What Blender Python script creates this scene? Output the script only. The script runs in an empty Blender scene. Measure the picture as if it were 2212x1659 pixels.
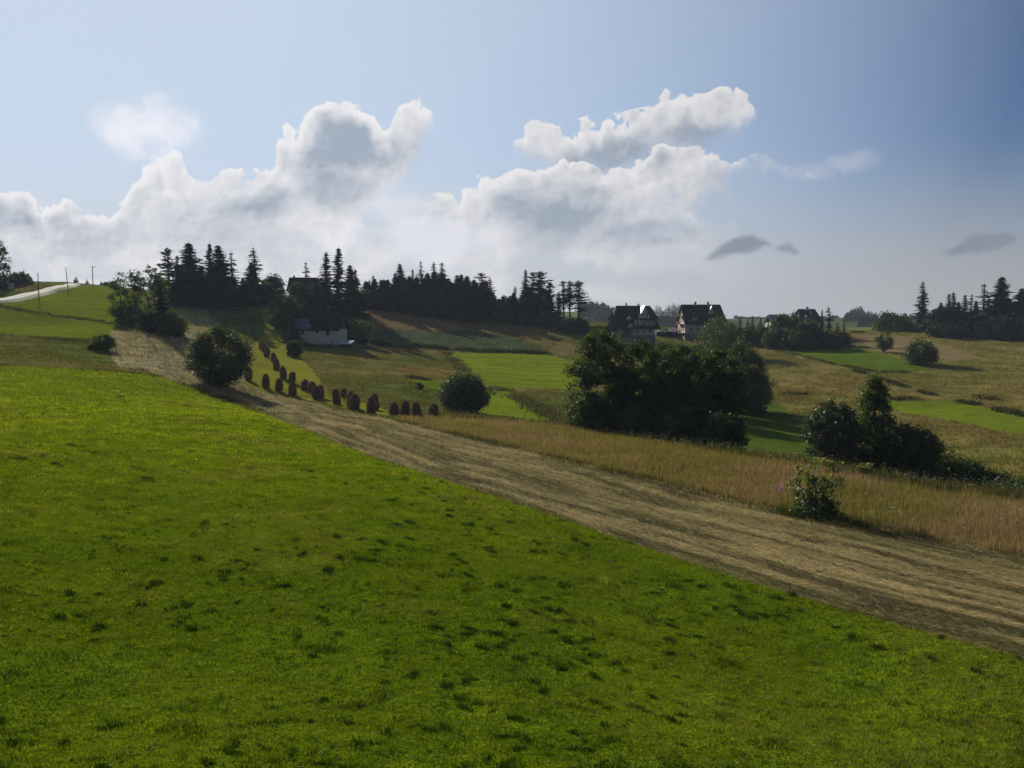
import math, random
import numpy as np
# ------------------------------------------------------------------ camera model (eye at the origin)
FPX, CX, CY, HOR = 1719.0, 1106.0, 829.5, 700.0        # survey units: the photo at 2212 x 1659
PITCH = math.atan((CY - HOR) / FPX)
CP, SP = math.cos(PITCH), math.sin(PITCH)
def ray(u, v):
    a = (u - CX) / FPX; b = (CY - v) / FPX
    return a, CP + b * SP, -SP + b * CP
def at(u, v, Y):
    a, dy, dz = ray(u, v); t = Y / dy
    return a * t, Y, dz * t
def proj(x, y, z):
    zc = np.maximum(y * CP - z * SP, 0.5); up = y * SP + z * CP
    return CX + FPX * x / zc, CY - FPX * up / zc
# ------------------------------------------------------------------ noise
def _h(ix, iy, s):
    n = (ix.astype(np.int64) * 374761393 + iy.astype(np.int64) * 668265263 + s * 1442695041) & 0xFFFFFFFF
    n = ((n ^ (n >> 13)) * 1274126177) & 0xFFFFFFFF
    n = (n ^ (n >> 16)) & 0xFFFFFFFF
    return n.astype(np.float64) / 4294967295.0
def vnoise(x, y, s=0):
    x = np.asarray(x, float); y = np.asarray(y, float)
    ix = np.floor(x); iy = np.floor(y); fx = x - ix; fy = y - iy
    fx = fx * fx * (3 - 2 * fx); fy = fy * fy * (3 - 2 * fy)
    a = _h(ix, iy, s); b = _h(ix + 1, iy, s); c = _h(ix, iy + 1, s); d = _h(ix + 1, iy + 1, s)
    return (a * (1 - fx) + b * fx) * (1 - fy) + (c * (1 - fx) + d * fx) * fy
def fbm(x, y, s=0, o=4):
    t = 0.0; amp = 0.5; k = 1.0; n = 0.0
    for i in range(o):
        t = t + amp * vnoise(x * k + 17.3 * i, y * k - 9.1 * i, s + i); n += amp; amp *= 0.5; k *= 2.03
    return t / n
# ------------------------------------------------------------------ terrain: surveyed points (u, v, forward distance)
CTRL = [
 # foreground field
 (1106,1659,11.2),(0,1659,10.6),(2212,1659,12.6),(-500,1659,10.2),(2700,1659,14),(1106,1900,8.2),(300,1900,7.9),(2000,1900,8.8),
 (200,1100,28.5),(700,1100,30.5),(0,900,58),(400,900,62),(1200,1115,34),(2212,1420,18.1),(1700,1280,24.2),(800,985,52.5),(450,850,100),(600,905,73),
 (0,790,96),(200,799,100),(-400,800,84),(1100,1400,17.6),(300,1400,16.6),(1800,1450,18.0),
 # mown strip, far edge
 (2212,1203,30.2),(1500,1060,44.4),(1051,953,66),(811,900,87),(2600,1290,25),
 # meadow crest
 (900,897,90),(1040,905,88.5),(1240,925,78.5),(1400,953,69.5),(1600,980,61),(1800,1010,54),(2000,1052,48),(2212,1075,44.5),(2600,1130,39),
 # haystack field
 (764,887,96),(632,854,113),(597,804,137),(565,757,184),(545,835,116),(475,832,109),(700,842,118),(590,670,248),
 (640,742,214),(735,745,214),(690,790,168),
 # rough slope, centre
 (850,800,166),(900,850,127),(850,750,232),(850,706,268),(850,668,308),(940,681,306),(1050,689,304),(1160,697,300),(1251,703,292),
 (960,760,228),(1184,765,228),(1100,840,156),(1150,862,139),(1000,890,111),(1240,790,205),(1240,740,255),
 # left hill
 (0,655,188),(84,641,222),(150,617,288),(240,624,283),(100,700,176),(100,760,122),(0,612,258),(130,609,302),(0,735,136),(-500,700,150),(-500,640,230),
 (275,700,184),(350,724,162),(410,668,244),(450,740,166),(300,770,132),(460,660,256),(560,660,256),(-300,790,90),
 # house terrace and right-hand slope
 (1375,741,268),(1500,736,278),(1440,718,292),(1640,735,258),(1700,752,238),(1830,745,242),
 (1700,780,198),(1660,862,139),(2000,870,136),(2100,1000,79),(2212,1000,77),(1650,960,93),(1400,905,112),
 (1900,719,268),(2212,739,238),(2100,726,262),(2000,790,188),(2212,900,116),(2212,820,164),(2500,900,112),(2500,760,215),(1850,830,158),
]
XYZ = [(-45,0,-5.0),(45,0,-8.6),]
# ground in the hollow behind the meadow and beyond the ridges: plan position and height
def pz(u, Y, z):
    return ((u - CX) / FPX * Y / CP, Y, z)
HID = [pz(1400,82,-12.6), pz(1550,80,-12.8), pz(1850,62,-11.3), pz(2000,62,-12.2), pz(2212,60,-12.6), pz(1750,75,-12.8), pz(1240,95,-12.6),
 pz(850,420,6), pz(1100,420,2), pz(400,420,8), pz(0,420,12), pz(1400,420,-5), pz(1700,420,-5), pz(2000,420,-6), pz(2212,400,-8), pz(2600,400,-9), pz(-500,420,13),
 pz(0,800,4), pz(600,800,2), pz(1100,800,2), pz(1300,780,-1), pz(1330,880,9), pz(1200,880,12), pz(1440,900,6), pz(1600,800,-2), pz(1700,1000,4), pz(1860,640,-1.2), pz(1860,760,6), pz(1990,760,3), pz(2212,800,0), pz(2700,800,0), pz(-500,800,4),
 pz(0,1500,10), pz(600,1500,10), pz(1106,1500,10), pz(1640,1400,9), pz(2212,1500,9), pz(2800,1500,9), pz(-600,1500,10),
 pz(0,2700,14), pz(1106,2700,14), pz(2212,2700,14), pz(2800,2700,14), pz(-600,2700,14)]
PTS = np.array([at(*c) for c in CTRL] + XYZ + HID)
TH_MAX = 0.74
def _dom(x, y):
    r = np.hypot(x, y)
    th = np.clip(np.arctan2(x, y), -TH_MAX, TH_MAX)
    return th * 1.15, np.log(np.maximum(r, 7.0)) * 0.8
def _ker(d2):
    return 0.5 * d2 * np.log(d2 + 1e-12)
def _fit(P):
    a, b = _dom(P[:, 0], P[:, 1]); n = len(P)
    K = _ker((a[:, None] - a) ** 2 + (b[:, None] - b) ** 2)
    K += np.eye(n) * 2e-4
    Q = np.stack([np.ones(n), a, b], 1)
    A = np.zeros((n + 3, n + 3)); A[:n, :n] = K; A[:n, n:] = Q; A[n:, :n] = Q.T
    w = np.linalg.solve(A, np.concatenate([P[:, 2], np.zeros(3)]))
    return a, b, w
_TA, _TB, _TW = _fit(PTS)
def ground_z(x, y):
    x = np.asarray(x, float); y = np.asarray(y, float); sh = x.shape
    x = x.ravel(); y = y.ravel(); out = np.empty(len(x)); n = len(_TA)
    for i in range(0, len(x), 20000):
        a, b = _dom(x[i:i + 20000], y[i:i + 20000])
        K = _ker((a[:, None] - _TA) ** 2 + (b[:, None] - _TB) ** 2)
        z = K @ _TW[:n] + _TW[n] + _TW[n + 1] * a + _TW[n + 2] * b
        out[i:i + 20000] = z
    r = np.hypot(x, y)
    out += (fbm(x * 0.23, y * 0.23, 5, 3) - 0.5) * np.clip(r * 0.006, 0.05, 0.45)
    out += (fbm(x * 0.05, y * 0.05, 9, 2) - 0.5) * np.clip((r - 40) * 0.004, 0, 0.7)
    return np.clip(out, -17.5, 22).reshape(sh)
def gz(x, y):
    return float(ground_z(np.array([x]), np.array([y]))[0])
def hit(u, v, lo=6.0, hi=900.0):
    a, dy, dz = ray(u, v)
    Y = np.exp(np.linspace(math.log(lo), math.log(hi), 900)); t = Y / dy
    d = dz * t - ground_z(a * t, Y)
    k = np.argmax(d < 0) if (d < 0).any() else len(Y) - 1
    if k > 0:
        f = d[k - 1] / (d[k - 1] - d[k]); y = Y[k - 1] + f * (Y[k] - Y[k - 1])
    else:
        y = Y[0]
    t = y / dy
    return a * t, y, gz(a * t, y)
# ================================================================== Blender helpers
import bpy
from mathutils import Vector, Matrix
scene = bpy.context.scene
COL = scene.collection
rng = np.random.default_rng(7)
R = math.radians

def link(o, parent=None):
    COL.objects.link(o)
    if parent is not None: o.parent = parent
    return o
def tag(o, label=None, cat=None, group=None, kind=None):
    if label: o['label'] = label
    if cat: o['category'] = cat
    if group: o['group'] = group
    if kind: o['kind'] = kind
    return o
def empty(name, loc, rz=0.0, sc=1.0):
    o = bpy.data.objects.new(name, None); o.empty_display_size = 0.5
    o.location = loc; o.rotation_euler = (0, 0, rz); o.scale = (sc, sc, sc) if not hasattr(sc, '__len__') else sc
    return link(o)
def np_mesh(name, V, F, mat=None, tint=None, smooth=False, extra=None):
    me = bpy.data.meshes.new(name); V = np.ascontiguousarray(V, np.float32); F = np.ascontiguousarray(F, np.int32)
    k = F.shape[1]
    me.vertices.add(len(V)); me.vertices.foreach_set('co', V.ravel())
    me.loops.add(F.size); me.loops.foreach_set('vertex_index', F.ravel())
    me.polygons.add(len(F)); me.polygons.foreach_set('loop_start', np.arange(0, F.size, k, dtype=np.int32))
    me.polygons.foreach_set('use_smooth', np.full(len(F), smooth))
    me.update(calc_edges=True)
    for an, c in ([('tint', tint)] if tint is not None else []) + list((extra or {}).items()):
        at_ = me.color_attributes.new(an, 'FLOAT_COLOR', 'POINT')
        rgba = np.ones((len(V), 4), np.float32); rgba[:, :3] = c
        at_.data.foreach_set('color', rgba.ravel())
    if mat: me.materials.append(mat)
    return me
class MB:
    """collects boxes, prisms and tubes into one mesh"""
    def __init__(s): s.v = []; s.f = []; s.m = []
    def add(s, V, F, mi=0):
        b = len(s.v); s.v += [tuple(p) for p in V]; s.f += [tuple(b + i for i in q) for q in F]; s.m += [mi] * len(F)
        return s
    def box(s, c, d, mi=0, rz=0.0):
        hx, hy, hz = d[0] / 2, d[1] / 2, d[2] / 2; ca, sa = math.cos(rz), math.sin(rz)
        V = []
        for z in (-hz, hz):
            for x, y in ((-hx, -hy), (hx, -hy), (hx, hy), (-hx, hy)):
                V.append((c[0] + x * ca - y * sa, c[1] + x * sa + y * ca, c[2] + z))
        return s.add(V, [(3, 2, 1, 0), (4, 5, 6, 7), (0, 1, 5, 4), (1, 2, 6, 5), (2, 3, 7, 6), (3, 0, 4, 7)], mi)
    def hexa(s, V, mi=0):
        return s.add(V, [(3, 2, 1, 0), (4, 5, 6, 7), (0, 1, 5, 4), (1, 2, 6, 5), (2, 3, 7, 6), (3, 0, 4, 7)], mi)
    def slab(s, q, th, mi=0):
        """a flat quad given thickness along its normal"""
        q = [Vector(p) for p in q]; n = (q[1] - q[0]).cross(q[2] - q[0]).normalized() * th
        return s.hexa([p - n for p in q] + q, mi)
    def prism(s, poly, y0, y1, mi=0, axis='y'):
        """polygon in (x,z) swept along y (or in (y,z) along x)"""
        n = len(poly)
        P = lambda a, b, t: (a, t, b) if axis == 'y' else (t, a, b)
        V = [P(a, b, y0) for a, b in poly] + [P(a, b, y1) for a, b in poly]
        F = [tuple(range(n)), tuple(range(2 * n - 1, n - 1, -1))] + [(i, n + i, n + (i + 1) % n, (i + 1) % n) for i in range(n)]
        return s.add(V, F, mi)
    def tube(s, pts, rad, n=6, mi=0):
        pts = [Vector(p) for p in pts]; V = []; F = []
        for i, p in enumerate(pts):
            d = (pts[min(i + 1, len(pts) - 1)] - pts[max(i - 1, 0)]).normalized()
            a = d.orthogonal().normalized() if abs(d.z) < 0.95 else Vector((1, 0, 0)); a = (a - d * a.dot(d)).normalized(); b = d.cross(a)
            r = rad[i] if hasattr(rad, '__len__') else rad
            for k in range(n):
                t = 2 * math.pi * k / n; V.append(p + a * (r * math.cos(t)) + b * (r * math.sin(t)))
        for i in range(len(pts) - 1):
            for k in range(n):
                F.append((i * n + k, i * n + (k + 1) % n, (i + 1) * n + (k + 1) % n, (i + 1) * n + k))
        F.append(tuple(range(n - 1, -1, -1))); F.append(tuple(range((len(pts) - 1) * n, len(pts) * n)))
        return s.add(V, F, mi)
    def mesh(s, name, mats, smooth=False):
        me = bpy.data.meshes.new(name); me.from_pydata([tuple(p) for p in s.v], [], s.f)
        for m in (mats if isinstance(mats, (list, tuple)) else [mats]): me.materials.append(m)
        me.polygons.foreach_set('material_index', s.m)
        me.polygons.foreach_set('use_smooth', [smooth] * len(s.f))
        me.update(); return me
    def build(s, name, mats, parent=None, smooth=False):
        return link(bpy.data.objects.new(name, s.mesh(name, mats, smooth)), parent)

# ------------------------------------------------------------------ materials
class N:
    """small node-tree writer"""
    def __init__(s, tree): s.t = tree; tree.nodes.clear() if False else None
    def n(s, typ, **kw):
        nd = s.t.nodes.new(typ)
        for k, v in kw.items(): setattr(nd, k, v)
        return nd
    def put(s, sock, v):
        if hasattr(v, 'is_linked') or hasattr(v, 'links'): s.t.links.new(v, sock)
        else: sock.default_value = v
    def math(s, op, a, b=None, c=None, clamp=False):
        nd = s.n('ShaderNodeMath', operation=op); nd.use_clamp = clamp
        for i, v in enumerate((a, b, c)):
            if v is not None: s.put(nd.inputs[i], v)
        return nd.outputs[0]
    def vmath(s, op, a, b=None, c=None):
        nd = s.n('ShaderNodeVectorMath', operation=op)
        for i, v in enumerate((a, b)):
            if v is not None: s.put(nd.inputs[i], v)
        if c is not None: s.put(nd.inputs['Scale'], c)
        return nd.outputs['Value'] if op in ('LENGTH', 'DOT_PRODUCT', 'DISTANCE') else nd.outputs[0]
    def noise(s, vec, scale, detail=4, rough=0.55, col=False):
        nd = s.n('ShaderNodeTexNoise'); s.put(nd.inputs['Vector'], vec)
        nd.inputs['Scale'].default_value = scale; nd.inputs['Detail'].default_value = detail; nd.inputs['Roughness'].default_value = rough
        return nd.outputs['Color' if col else 'Fac']
    def mapping(s, vec, loc=(0, 0, 0), rot=(0, 0, 0), sc=(1, 1, 1), typ='POINT'):
        nd = s.n('ShaderNodeMapping', vector_type=typ); s.put(nd.inputs['Vector'], vec)
        nd.inputs['Location'].default_value = loc; nd.inputs['Rotation'].default_value = rot; nd.inputs['Scale'].default_value = sc
        return nd.outputs[0]
    def mix(s, fac, a, b, blend='MIX'):
        nd = s.n('ShaderNodeMix', data_type='RGBA', blend_type=blend)
        s.put(nd.inputs[0], fac); s.put(nd.inputs[6], a); s.put(nd.inputs[7], b)
        return nd.outputs[2]
    def mrange(s, v, a, b, c=0.0, d=1.0, smooth=False):
        nd = s.n('ShaderNodeMapRange'); nd.clamp = True
        if smooth: nd.interpolation_type = 'SMOOTHSTEP'
        s.put(nd.inputs[0], v)
        for i, q in enumerate((a, b, c, d)): s.put(nd.inputs[1 + i], q)
        return nd.outputs[0]
    def scalecol(s, col, f):
        nd = s.n('ShaderNodeVectorMath', operation='SCALE'); s.put(nd.inputs[0], col); s.put(nd.inputs['Scale'], f)
        return nd.outputs[0]
def new_mat(name):
    m = bpy.data.materials.new(name); m.use_nodes = True; m.node_tree.nodes.clear()
    n = N(m.node_tree); out = n.n('ShaderNodeOutputMaterial')
    return m, n, out
def rgb(c): return (c[0], c[1], c[2], 1.0)
def leaf_mat(name, col, trans=0.4, tcol=None, spec=0.06, rough=0.5):
    """thin leaf or blade: colour x per-leaf tint, part of the light passes through"""
    m, n, out = new_mat(name)
    a = n.n('ShaderNodeAttribute'); a.attribute_name = 'tint'
    base = n.mix(1.0, a.outputs['Color'], rgb(col), 'MULTIPLY')
    tb = n.mix(1.0, a.outputs['Color'], rgb(tcol or [c * 1.3 for c in col]), 'MULTIPLY')
    d = n.n('ShaderNodeBsdfDiffuse'); n.put(d.inputs['Color'], base)
    t = n.n('ShaderNodeBsdfTranslucent'); n.put(t.inputs['Color'], tb)
    mx = n.n('ShaderNodeMixShader'); mx.inputs[0].default_value = trans
    m.node_tree.links.new(d.outputs[0], mx.inputs[1]); m.node_tree.links.new(t.outputs[0], mx.inputs[2])
    last = mx
    if spec > 0:
        g = n.n('ShaderNodeBsdfGlossy'); g.inputs['Roughness'].default_value = rough; g.inputs['Color'].default_value = (0.8, 0.85, 0.8, 1)
        m2 = n.n('ShaderNodeMixShader'); m2.inputs[0].default_value = spec
        m.node_tree.links.new(mx.outputs[0], m2.inputs[1]); m.node_tree.links.new(g.outputs[0], m2.inputs[2]); last = m2
    m.node_tree.links.new(last.outputs[0], out.inputs[0])
    return m
def solid_mat(name, col, rough=0.7, var=0.15, scale=3.0, metal=0.0, bump=0.0, stretch=(1, 1, 1), col2=None, spec=0.3):
    m, n, out = new_mat(name)
    tc = n.n('ShaderNodeTexCoord').outputs['Object']
    v = n.mapping(tc, sc=stretch)
    f = n.noise(v, scale, 5, 0.6)
    c2 = col2 or [c * (1 - var) for c in col]; c1 = [min(1, c * (1 + var)) for c in col] if not col2 else col
    base = n.mix(n.mrange(f, 0.3, 0.7), rgb(c1), rgb(c2))
    b = n.n('ShaderNodeBsdfPrincipled'); n.put(b.inputs['Base Color'], base)
    n.put(b.inputs['Roughness'], n.mrange(f, 0.2, 0.8, max(rough - 0.1, 0.02), min(rough + 0.1, 1)))
    b.inputs['Metallic'].default_value = metal; b.inputs['Specular IOR Level'].default_value = spec
    if bump > 0:
        bn = n.n('ShaderNodeBump'); bn.inputs['Strength'].default_value = bump; n.put(bn.inputs['Height'], n.noise(v, scale * 6, 4, 0.6))
        m.node_tree.links.new(bn.outputs[0], b.inputs['Normal'])
    m.node_tree.links.new(b.outputs[0], out.inputs[0])
    return m
M = {}
M['bark'] = solid_mat('bark', (0.055, 0.045, 0.036), 0.9, 0.3, 4, bump=0.4, stretch=(1, 1, 0.2))
M['needles'] = leaf_mat('spruce_needles', (0.019, 0.026, 0.016), 0.12, (0.03, 0.045, 0.015), 0.015)
M['leaves'] = leaf_mat('broad_leaves', (0.034, 0.052, 0.014), 0.30, (0.080, 0.130, 0.012), 0.03)
M['willow_leaves'] = leaf_mat('willow_leaves', (0.046, 0.060, 0.030), 0.26, (0.085, 0.115, 0.025), 0.045)
M['grass'] = leaf_mat('grass_blades', (1, 1, 1), 0.55, (1.18, 1.25, 0.5), 0.006, 0.5)
M['drygrass'] = leaf_mat('dry_grass', (1, 1, 1), 0.42, (1.15, 1.0, 0.7), 0.0)
M['straw'] = leaf_mat('straw', (1, 1, 1), 0.30, (1.1, 0.95, 0.62), 0.03, 0.5)
M['sapling_leaves'] = leaf_mat('sapling_leaves', (0.11, 0.13, 0.030), 0.45, (0.17, 0.19, 0.03), 0.04)
# ================================================================== ground
FIELD_EDGE = [(370,822),(450,850),(600,905),(800,985),(1000,1050),(1200,1115),(1400,1185),(1600,1250),(1800,1310),(2000,1365),(2212,1420),(2700,1545)]
STRIP_EDGE = [(850,908),(950,930),(1051,953),(1290,1010),(1500,1060),(1700,1110),(1850,1140),(2000,1165),(2212,1203),(2700,1300)]
CREST = [(850,905),(900,892),(960,896),(1040,903),(1150,915),(1240,924),(1350,945),(1500,966),(1600,981),(1720,992),(1800,1012),(1900,1036),(2000,1054),(2212,1078),(2700,1140)]
P_FIELD = [(-900,786),(0,790),(100,793),(200,799),(300,808)] + FIELD_EDGE + [(2700,2600),(-900,2600)]
P_STRIP = FIELD_EDGE[::-1] + [(330,803),(250,790),(238,760),(240,714),(300,718),(395,700),(372,655),(440,662),(470,700),(505,735),(552,748),(545,760),(528,805),(535,838),(600,852),(700,877),(811,901)] + STRIP_EDGE
P_HAY = [(545,744),(528,805),(524,836),(625,857),(732,878),(820,899),(850,899),(817,878),(710,852),(700,831),(665,788),(625,762),(612,732),(586,664),(564,663),(572,720)]
P_MEADOW = STRIP_EDGE + CREST[::-1]
P_HILL = [(-900,670),(0,657),(60,645),(150,620),(240,618),(285,640),(262,700),(240,738),(150,732),(0,722),(-900,730)]
P_BROWN = [(742,668),(811,669),(920,681),(1000,695),(1048,706),(1000,714),(900,713),(811,711),(758,700)]
P_BLUE = [(760,703),(811,711),(1000,714),(1090,724),(1160,745),(1195,762),(1000,757),(811,741),(775,735)]
P_BANK = [(775,736),(811,742),(900,748),(1000,756),(1195,762),(1195,768),(1080,765),(960,758),(811,748)]
P_G1 = [(963,761),(1184,765),(1248,785),(1250,842),(1120,839),(1045,834),(1000,795)]
P_G2 = [(1040,838),(1085,841),(1130,866),(1200,902),(1240,932),(1100,916),(1030,892),(1025,858)]
P_G3 = [(880,815),(965,826),(965,848),(915,836)]
P_R1 = [(1640,742),(1730,746),(1830,746),(1900,765),(2005,790),(1995,802),(1910,803),(1800,785),(1700,759)]
P_R2 = [(1900,868),(2030,865),(2075,867),(2212,903),(2700,960),(2700,1010),(2212,943),(2050,906),(1930,886)]
P_R3 = [(1610,872),(1680,866),(1720,908),(1770,950),(1760,1020),(1650,1000),(1560,975)]
P_FURROW = [(-300,630),(0,659),(120,679),(248,696),(248,701),(120,684),(0,665),(-300,636)]
P_TAN = [(1839,723),(1929,723),(2034,743),(2121,773),(2034,783),(1960,770),(1880,752)]
P_FAR = [(1815,690),(1900,690),(1900,716),(1815,716)]
P_CONC = [(1395,712),(1480,712),(1480,724),(1395,724)]
def inpoly(u, v, P):
    P = np.array(P, float); r = np.zeros(len(u), bool); j = len(P) - 1
    for i in range(len(P)):
        xi, yi = P[i]; xj, yj = P[j]
        if yi != yj:
            c = ((yi > v) != (yj > v)) & (u < (xj - xi) * (v - yi) / (yj - yi) + xi)
            r ^= c
        j = i
    return r
C_ROUGH = (0.098, 0.092, 0.036)
FIELDS = [  # polygon, base colour, mask (straw, mown rows, tall), furthest plan distance it applies to
 (P_HILL, (0.130,0.160,0.010), (0,.3,0), 420), (P_BROWN, (0.205,0.140,0.062), (0,0,1), 420), (P_BLUE, (0.078,0.105,0.050), (0,.6,1), 420),
 (P_BANK, (0.040,0.048,0.020), (0,0,1), 420), (P_G1, (0.145,0.190,0.010), (0,1,0), 420), (P_G2, (0.145,0.190,0.010), (0,.5,0), 420), (P_G3, (0.110,0.150,0.010), (0,.5,0), 420),
 (P_R1, (0.080,0.125,0.012), (0,.3,0), 420), (P_R2, (0.125,0.168,0.010), (0,.5,0), 420), (P_R3, (0.065,0.100,0.014), (0,.3,0), 420), (P_TAN, (0.190,0.145,0.065), (0,.4,0), 420),
 (P_FURROW, (0.050,0.062,0.016), (0,0,1), 420), (P_CONC, (0.2,0.2,0.19), (0,0,0), 420),
 (P_HAY, (0.190,0.185,0.022), (0,.2,0), 300), (P_STRIP, (0.230,0.190,0.078), (1,0,0), 300), (P_MEADOW, (0.170,0.135,0.050), (0,0,1), 140), (P_FIELD, (0.110,0.158,0.005), (0,0,0), 130),
]
def albedo(x, y, z):
    u, v = proj(x, y, z); r = np.hypot(x, y)
    wob = np.clip(0.35 * FPX / np.maximum(r, 20) , 0.6, 7)
    u = u + (fbm(x * 0.9, y * 0.9, 31, 2) - 0.5) * wob * 2; v = v + (fbm(x * 0.9, y * 0.9, 37, 2) - 0.5) * wob
    col = np.empty((len(u), 3)); msk = np.zeros((len(u), 3)); cls = np.zeros(len(u), int)
    t = np.clip((fbm(x * 0.03, y * 0.03, 3, 4) - 0.46) * 3.2, 0, 0.8)[:, None]      # green to straw-brown patches
    col[:] = np.array((0.100, 0.120, 0.028)) * (1 - t) + np.array((0.195, 0.145, 0.052)) * t
    t2 = np.clip((u - 1550) / 250, 0, 1)[:, None] * np.clip((r - 60) / 40, 0, 1)[:, None]
    col = col * (1 - 0.55 * t2) + np.array((0.205, 0.170, 0.046)) * 0.55 * t2
    msk[:, 2] = 0.7
    far = r > 420
    ff = np.clip((fbm(x * 0.006, y * 0.006, 71, 2) - 0.42) * 8, 0, 1)[:, None]
    col[far] = (np.array((0.06, 0.085, 0.03)) * (1 - ff) + np.array((0.11, 0.16, 0.04)) * ff)[far]
    for i, (P, c, m, lim) in enumerate(FIELDS):
        k = inpoly(u, v, P) & (y > 4) & (r < lim)
        col[k] = c; msk[k] = m; cls[k] = i + 1
    k = (y <= 4) | ((r < 60) & (cls == 0) & (v > 1000) & (u < 1100)); col[k] = FIELDS[-1][1]; msk[k] = 0
    lo = fbm(x * 0.11, y * 0.11, 13, 4); hi = fbm(x * 0.7, y * 0.7, 19, 3)
    col *= (0.78 + 0.3 * lo + 0.14 * hi)[:, None]
    return col, msk, cls
def build_ground():
    th = np.unique(np.concatenate([np.linspace(-0.66, 0.66, 760), np.linspace(-math.pi, -0.66, 40), np.linspace(0.66, math.pi, 40)]))
    rr = np.concatenate([np.exp(np.arange(math.log(5.0), math.log(420.0), 0.0105)), np.exp(np.linspace(math.log(424), math.log(2850), 60))])
    T, Rr = np.meshgrid(th, rr); x = (np.sin(T) * Rr).ravel(); y = (np.cos(T) * Rr).ravel()
    z = ground_z(x, y); col, msk, cls = albedo(x, y, z)
    nt, nr = len(th), len(rr)
    i = np.arange(nr - 1)[:, None] * nt + np.arange(nt - 1)[None, :]
    F = np.stack([i, i + 1, i + 1 + nt, i + nt], -1).reshape(-1, 4)[:, ::-1]
    c = len(x); V = np.column_stack([x, y, z])
    V = np.vstack([V, [0, 0, float(z[:nt].mean())]]); col = np.vstack([col, col[:1]]); msk = np.vstack([msk, msk[:1]])
    mesh = np_mesh('ground', V, F, None, None, True, {'albedo': col, 'field': msk})
    import bmesh
    bm = bmesh.new(); bm.from_mesh(mesh); bm.verts.ensure_lookup_table()
    for k in range(nt - 1):
        try: bm.faces.new((bm.verts[c], bm.verts[k + 1], bm.verts[k]))
        except ValueError: pass
    bm.to_mesh(mesh); bm.free()
    m, n, out = new_mat('ground_turf')
    a = n.n('ShaderNodeAttribute'); a.attribute_name = 'albedo'
    f = n.n('ShaderNodeAttribute'); f.attribute_name = 'field'
    sep = n.n('ShaderNodeSeparateColor'); n.put(sep.inputs[0], f.outputs['Color'])
    pos = n.n('ShaderNodeTexCoord').outputs['Object']
    n1 = n.noise(pos, 1.6, 6, 0.7); n2 = n.noise(pos, 0.35, 5, 0.65); n3 = n.noise(pos, 7.0, 4, 0.7)
    k = n.math('ADD', n.math('MULTIPLY', n1, 0.9), n.math('MULTIPLY', n2, 0.9)); k = n.math('ADD', k, n.math('MULTIPLY', n3, 0.5))
    gain = n.mrange(k, 0.75, 1.55, 0.55, 1.45)
    base = n.scalecol(a.outputs['Color'], gain)
    # streaks of drying hay along the strip
    st = n.mapping(n.mapping(pos, rot=(0, 0, R(-122))), sc=(0.13, 2.2, 1)); sn = n.noise(st, 1.0, 6, 0.72)
    sg = n.mrange(sn, 0.32, 0.68, 0.3, 1.75)
    base = n.mix(sep.outputs[0], base, n.scalecol(base, sg))
    # mower rows in the far fields
    w = n.n('ShaderNodeTexWave'); n.put(w.inputs['Vector'], n.mapping(n.mapping(pos, rot=(0, 0, R(4))), sc=(0.006, 0.036, 0))); w.bands_direction = 'Y'
    w.inputs['Scale'].default_value = 1.0; w.inputs['Distortion'].default_value = 4.0; w.inputs['Detail'].default_value = 3
    base = n.mix(n.math('MULTIPLY', sep.outputs[1], 0.22), base, n.scalecol(base, n.mrange(w.outputs['Fac'], 0, 1, 0.6, 1.3)))
    # unmown clumps
    vr = n.noise(n.mapping(pos, sc=(0.30, 0.36, 1)), 1.0, 6, 0.75)
    base = n.mix(sep.outputs[2], base, n.scalecol(base, n.mrange(vr, 0.3, 0.7, 0.5, 1.4)))
    b = n.n('ShaderNodeBsdfDiffuse'); n.put(b.inputs['Color'], base)
    bp = n.n('ShaderNodeBump'); bp.inputs['Strength'].default_value = 0.9; bp.inputs['Distance'].default_value = 0.35
    n.put(bp.inputs['Height'], n.math('ADD', n1, n.math('MULTIPLY', n3, 0.4))); m.node_tree.links.new(bp.outputs[0], b.inputs['Normal'])
    m.node_tree.links.new(b.outputs[0], out.inputs[0])
    mesh.materials.append(m)
    o = link(bpy.data.objects.new('ground', mesh)); tag(o, kind='structure')
build_ground()

# ------------------------------------------------------------------ blades: one triangle each, many of them
def sample_polar(n, r0, r1, t0=-0.74, t1=0.74, p=0.0):
    th = rng.uniform(t0, t1, n); q = rng.random(n)
    L = math.log(r0) + q * (math.log(r1) - math.log(r0))
    r = np.exp(L)
    return np.sin(th) * r, np.cos(th) * r, r
def blades(x, y, z, w, h, lean, az, tint_lo, tint_hi, sink=0.02, flat=False):
    n = len(x); ca, sa = np.cos(az), np.sin(az)
    side = np.column_stack([-sa, ca, np.zeros(n)]); lv = np.column_stack([ca * np.sin(lean), sa * np.sin(lean), np.cos(lean)])
    b = np.column_stack([x, y, z - sink])
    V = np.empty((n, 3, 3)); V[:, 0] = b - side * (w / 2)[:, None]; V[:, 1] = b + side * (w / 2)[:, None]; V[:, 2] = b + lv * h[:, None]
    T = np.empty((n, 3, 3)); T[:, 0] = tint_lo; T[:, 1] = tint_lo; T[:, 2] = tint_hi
    return V.reshape(-1, 3), T.reshape(-1, 3)
def tri_obj(name, V, T, mat):
    me = np_mesh(name, V, np.arange(len(V), dtype=np.int32).reshape(-1, 3), mat, T)
    return link(bpy.data.objects.new(name, me))
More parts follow.
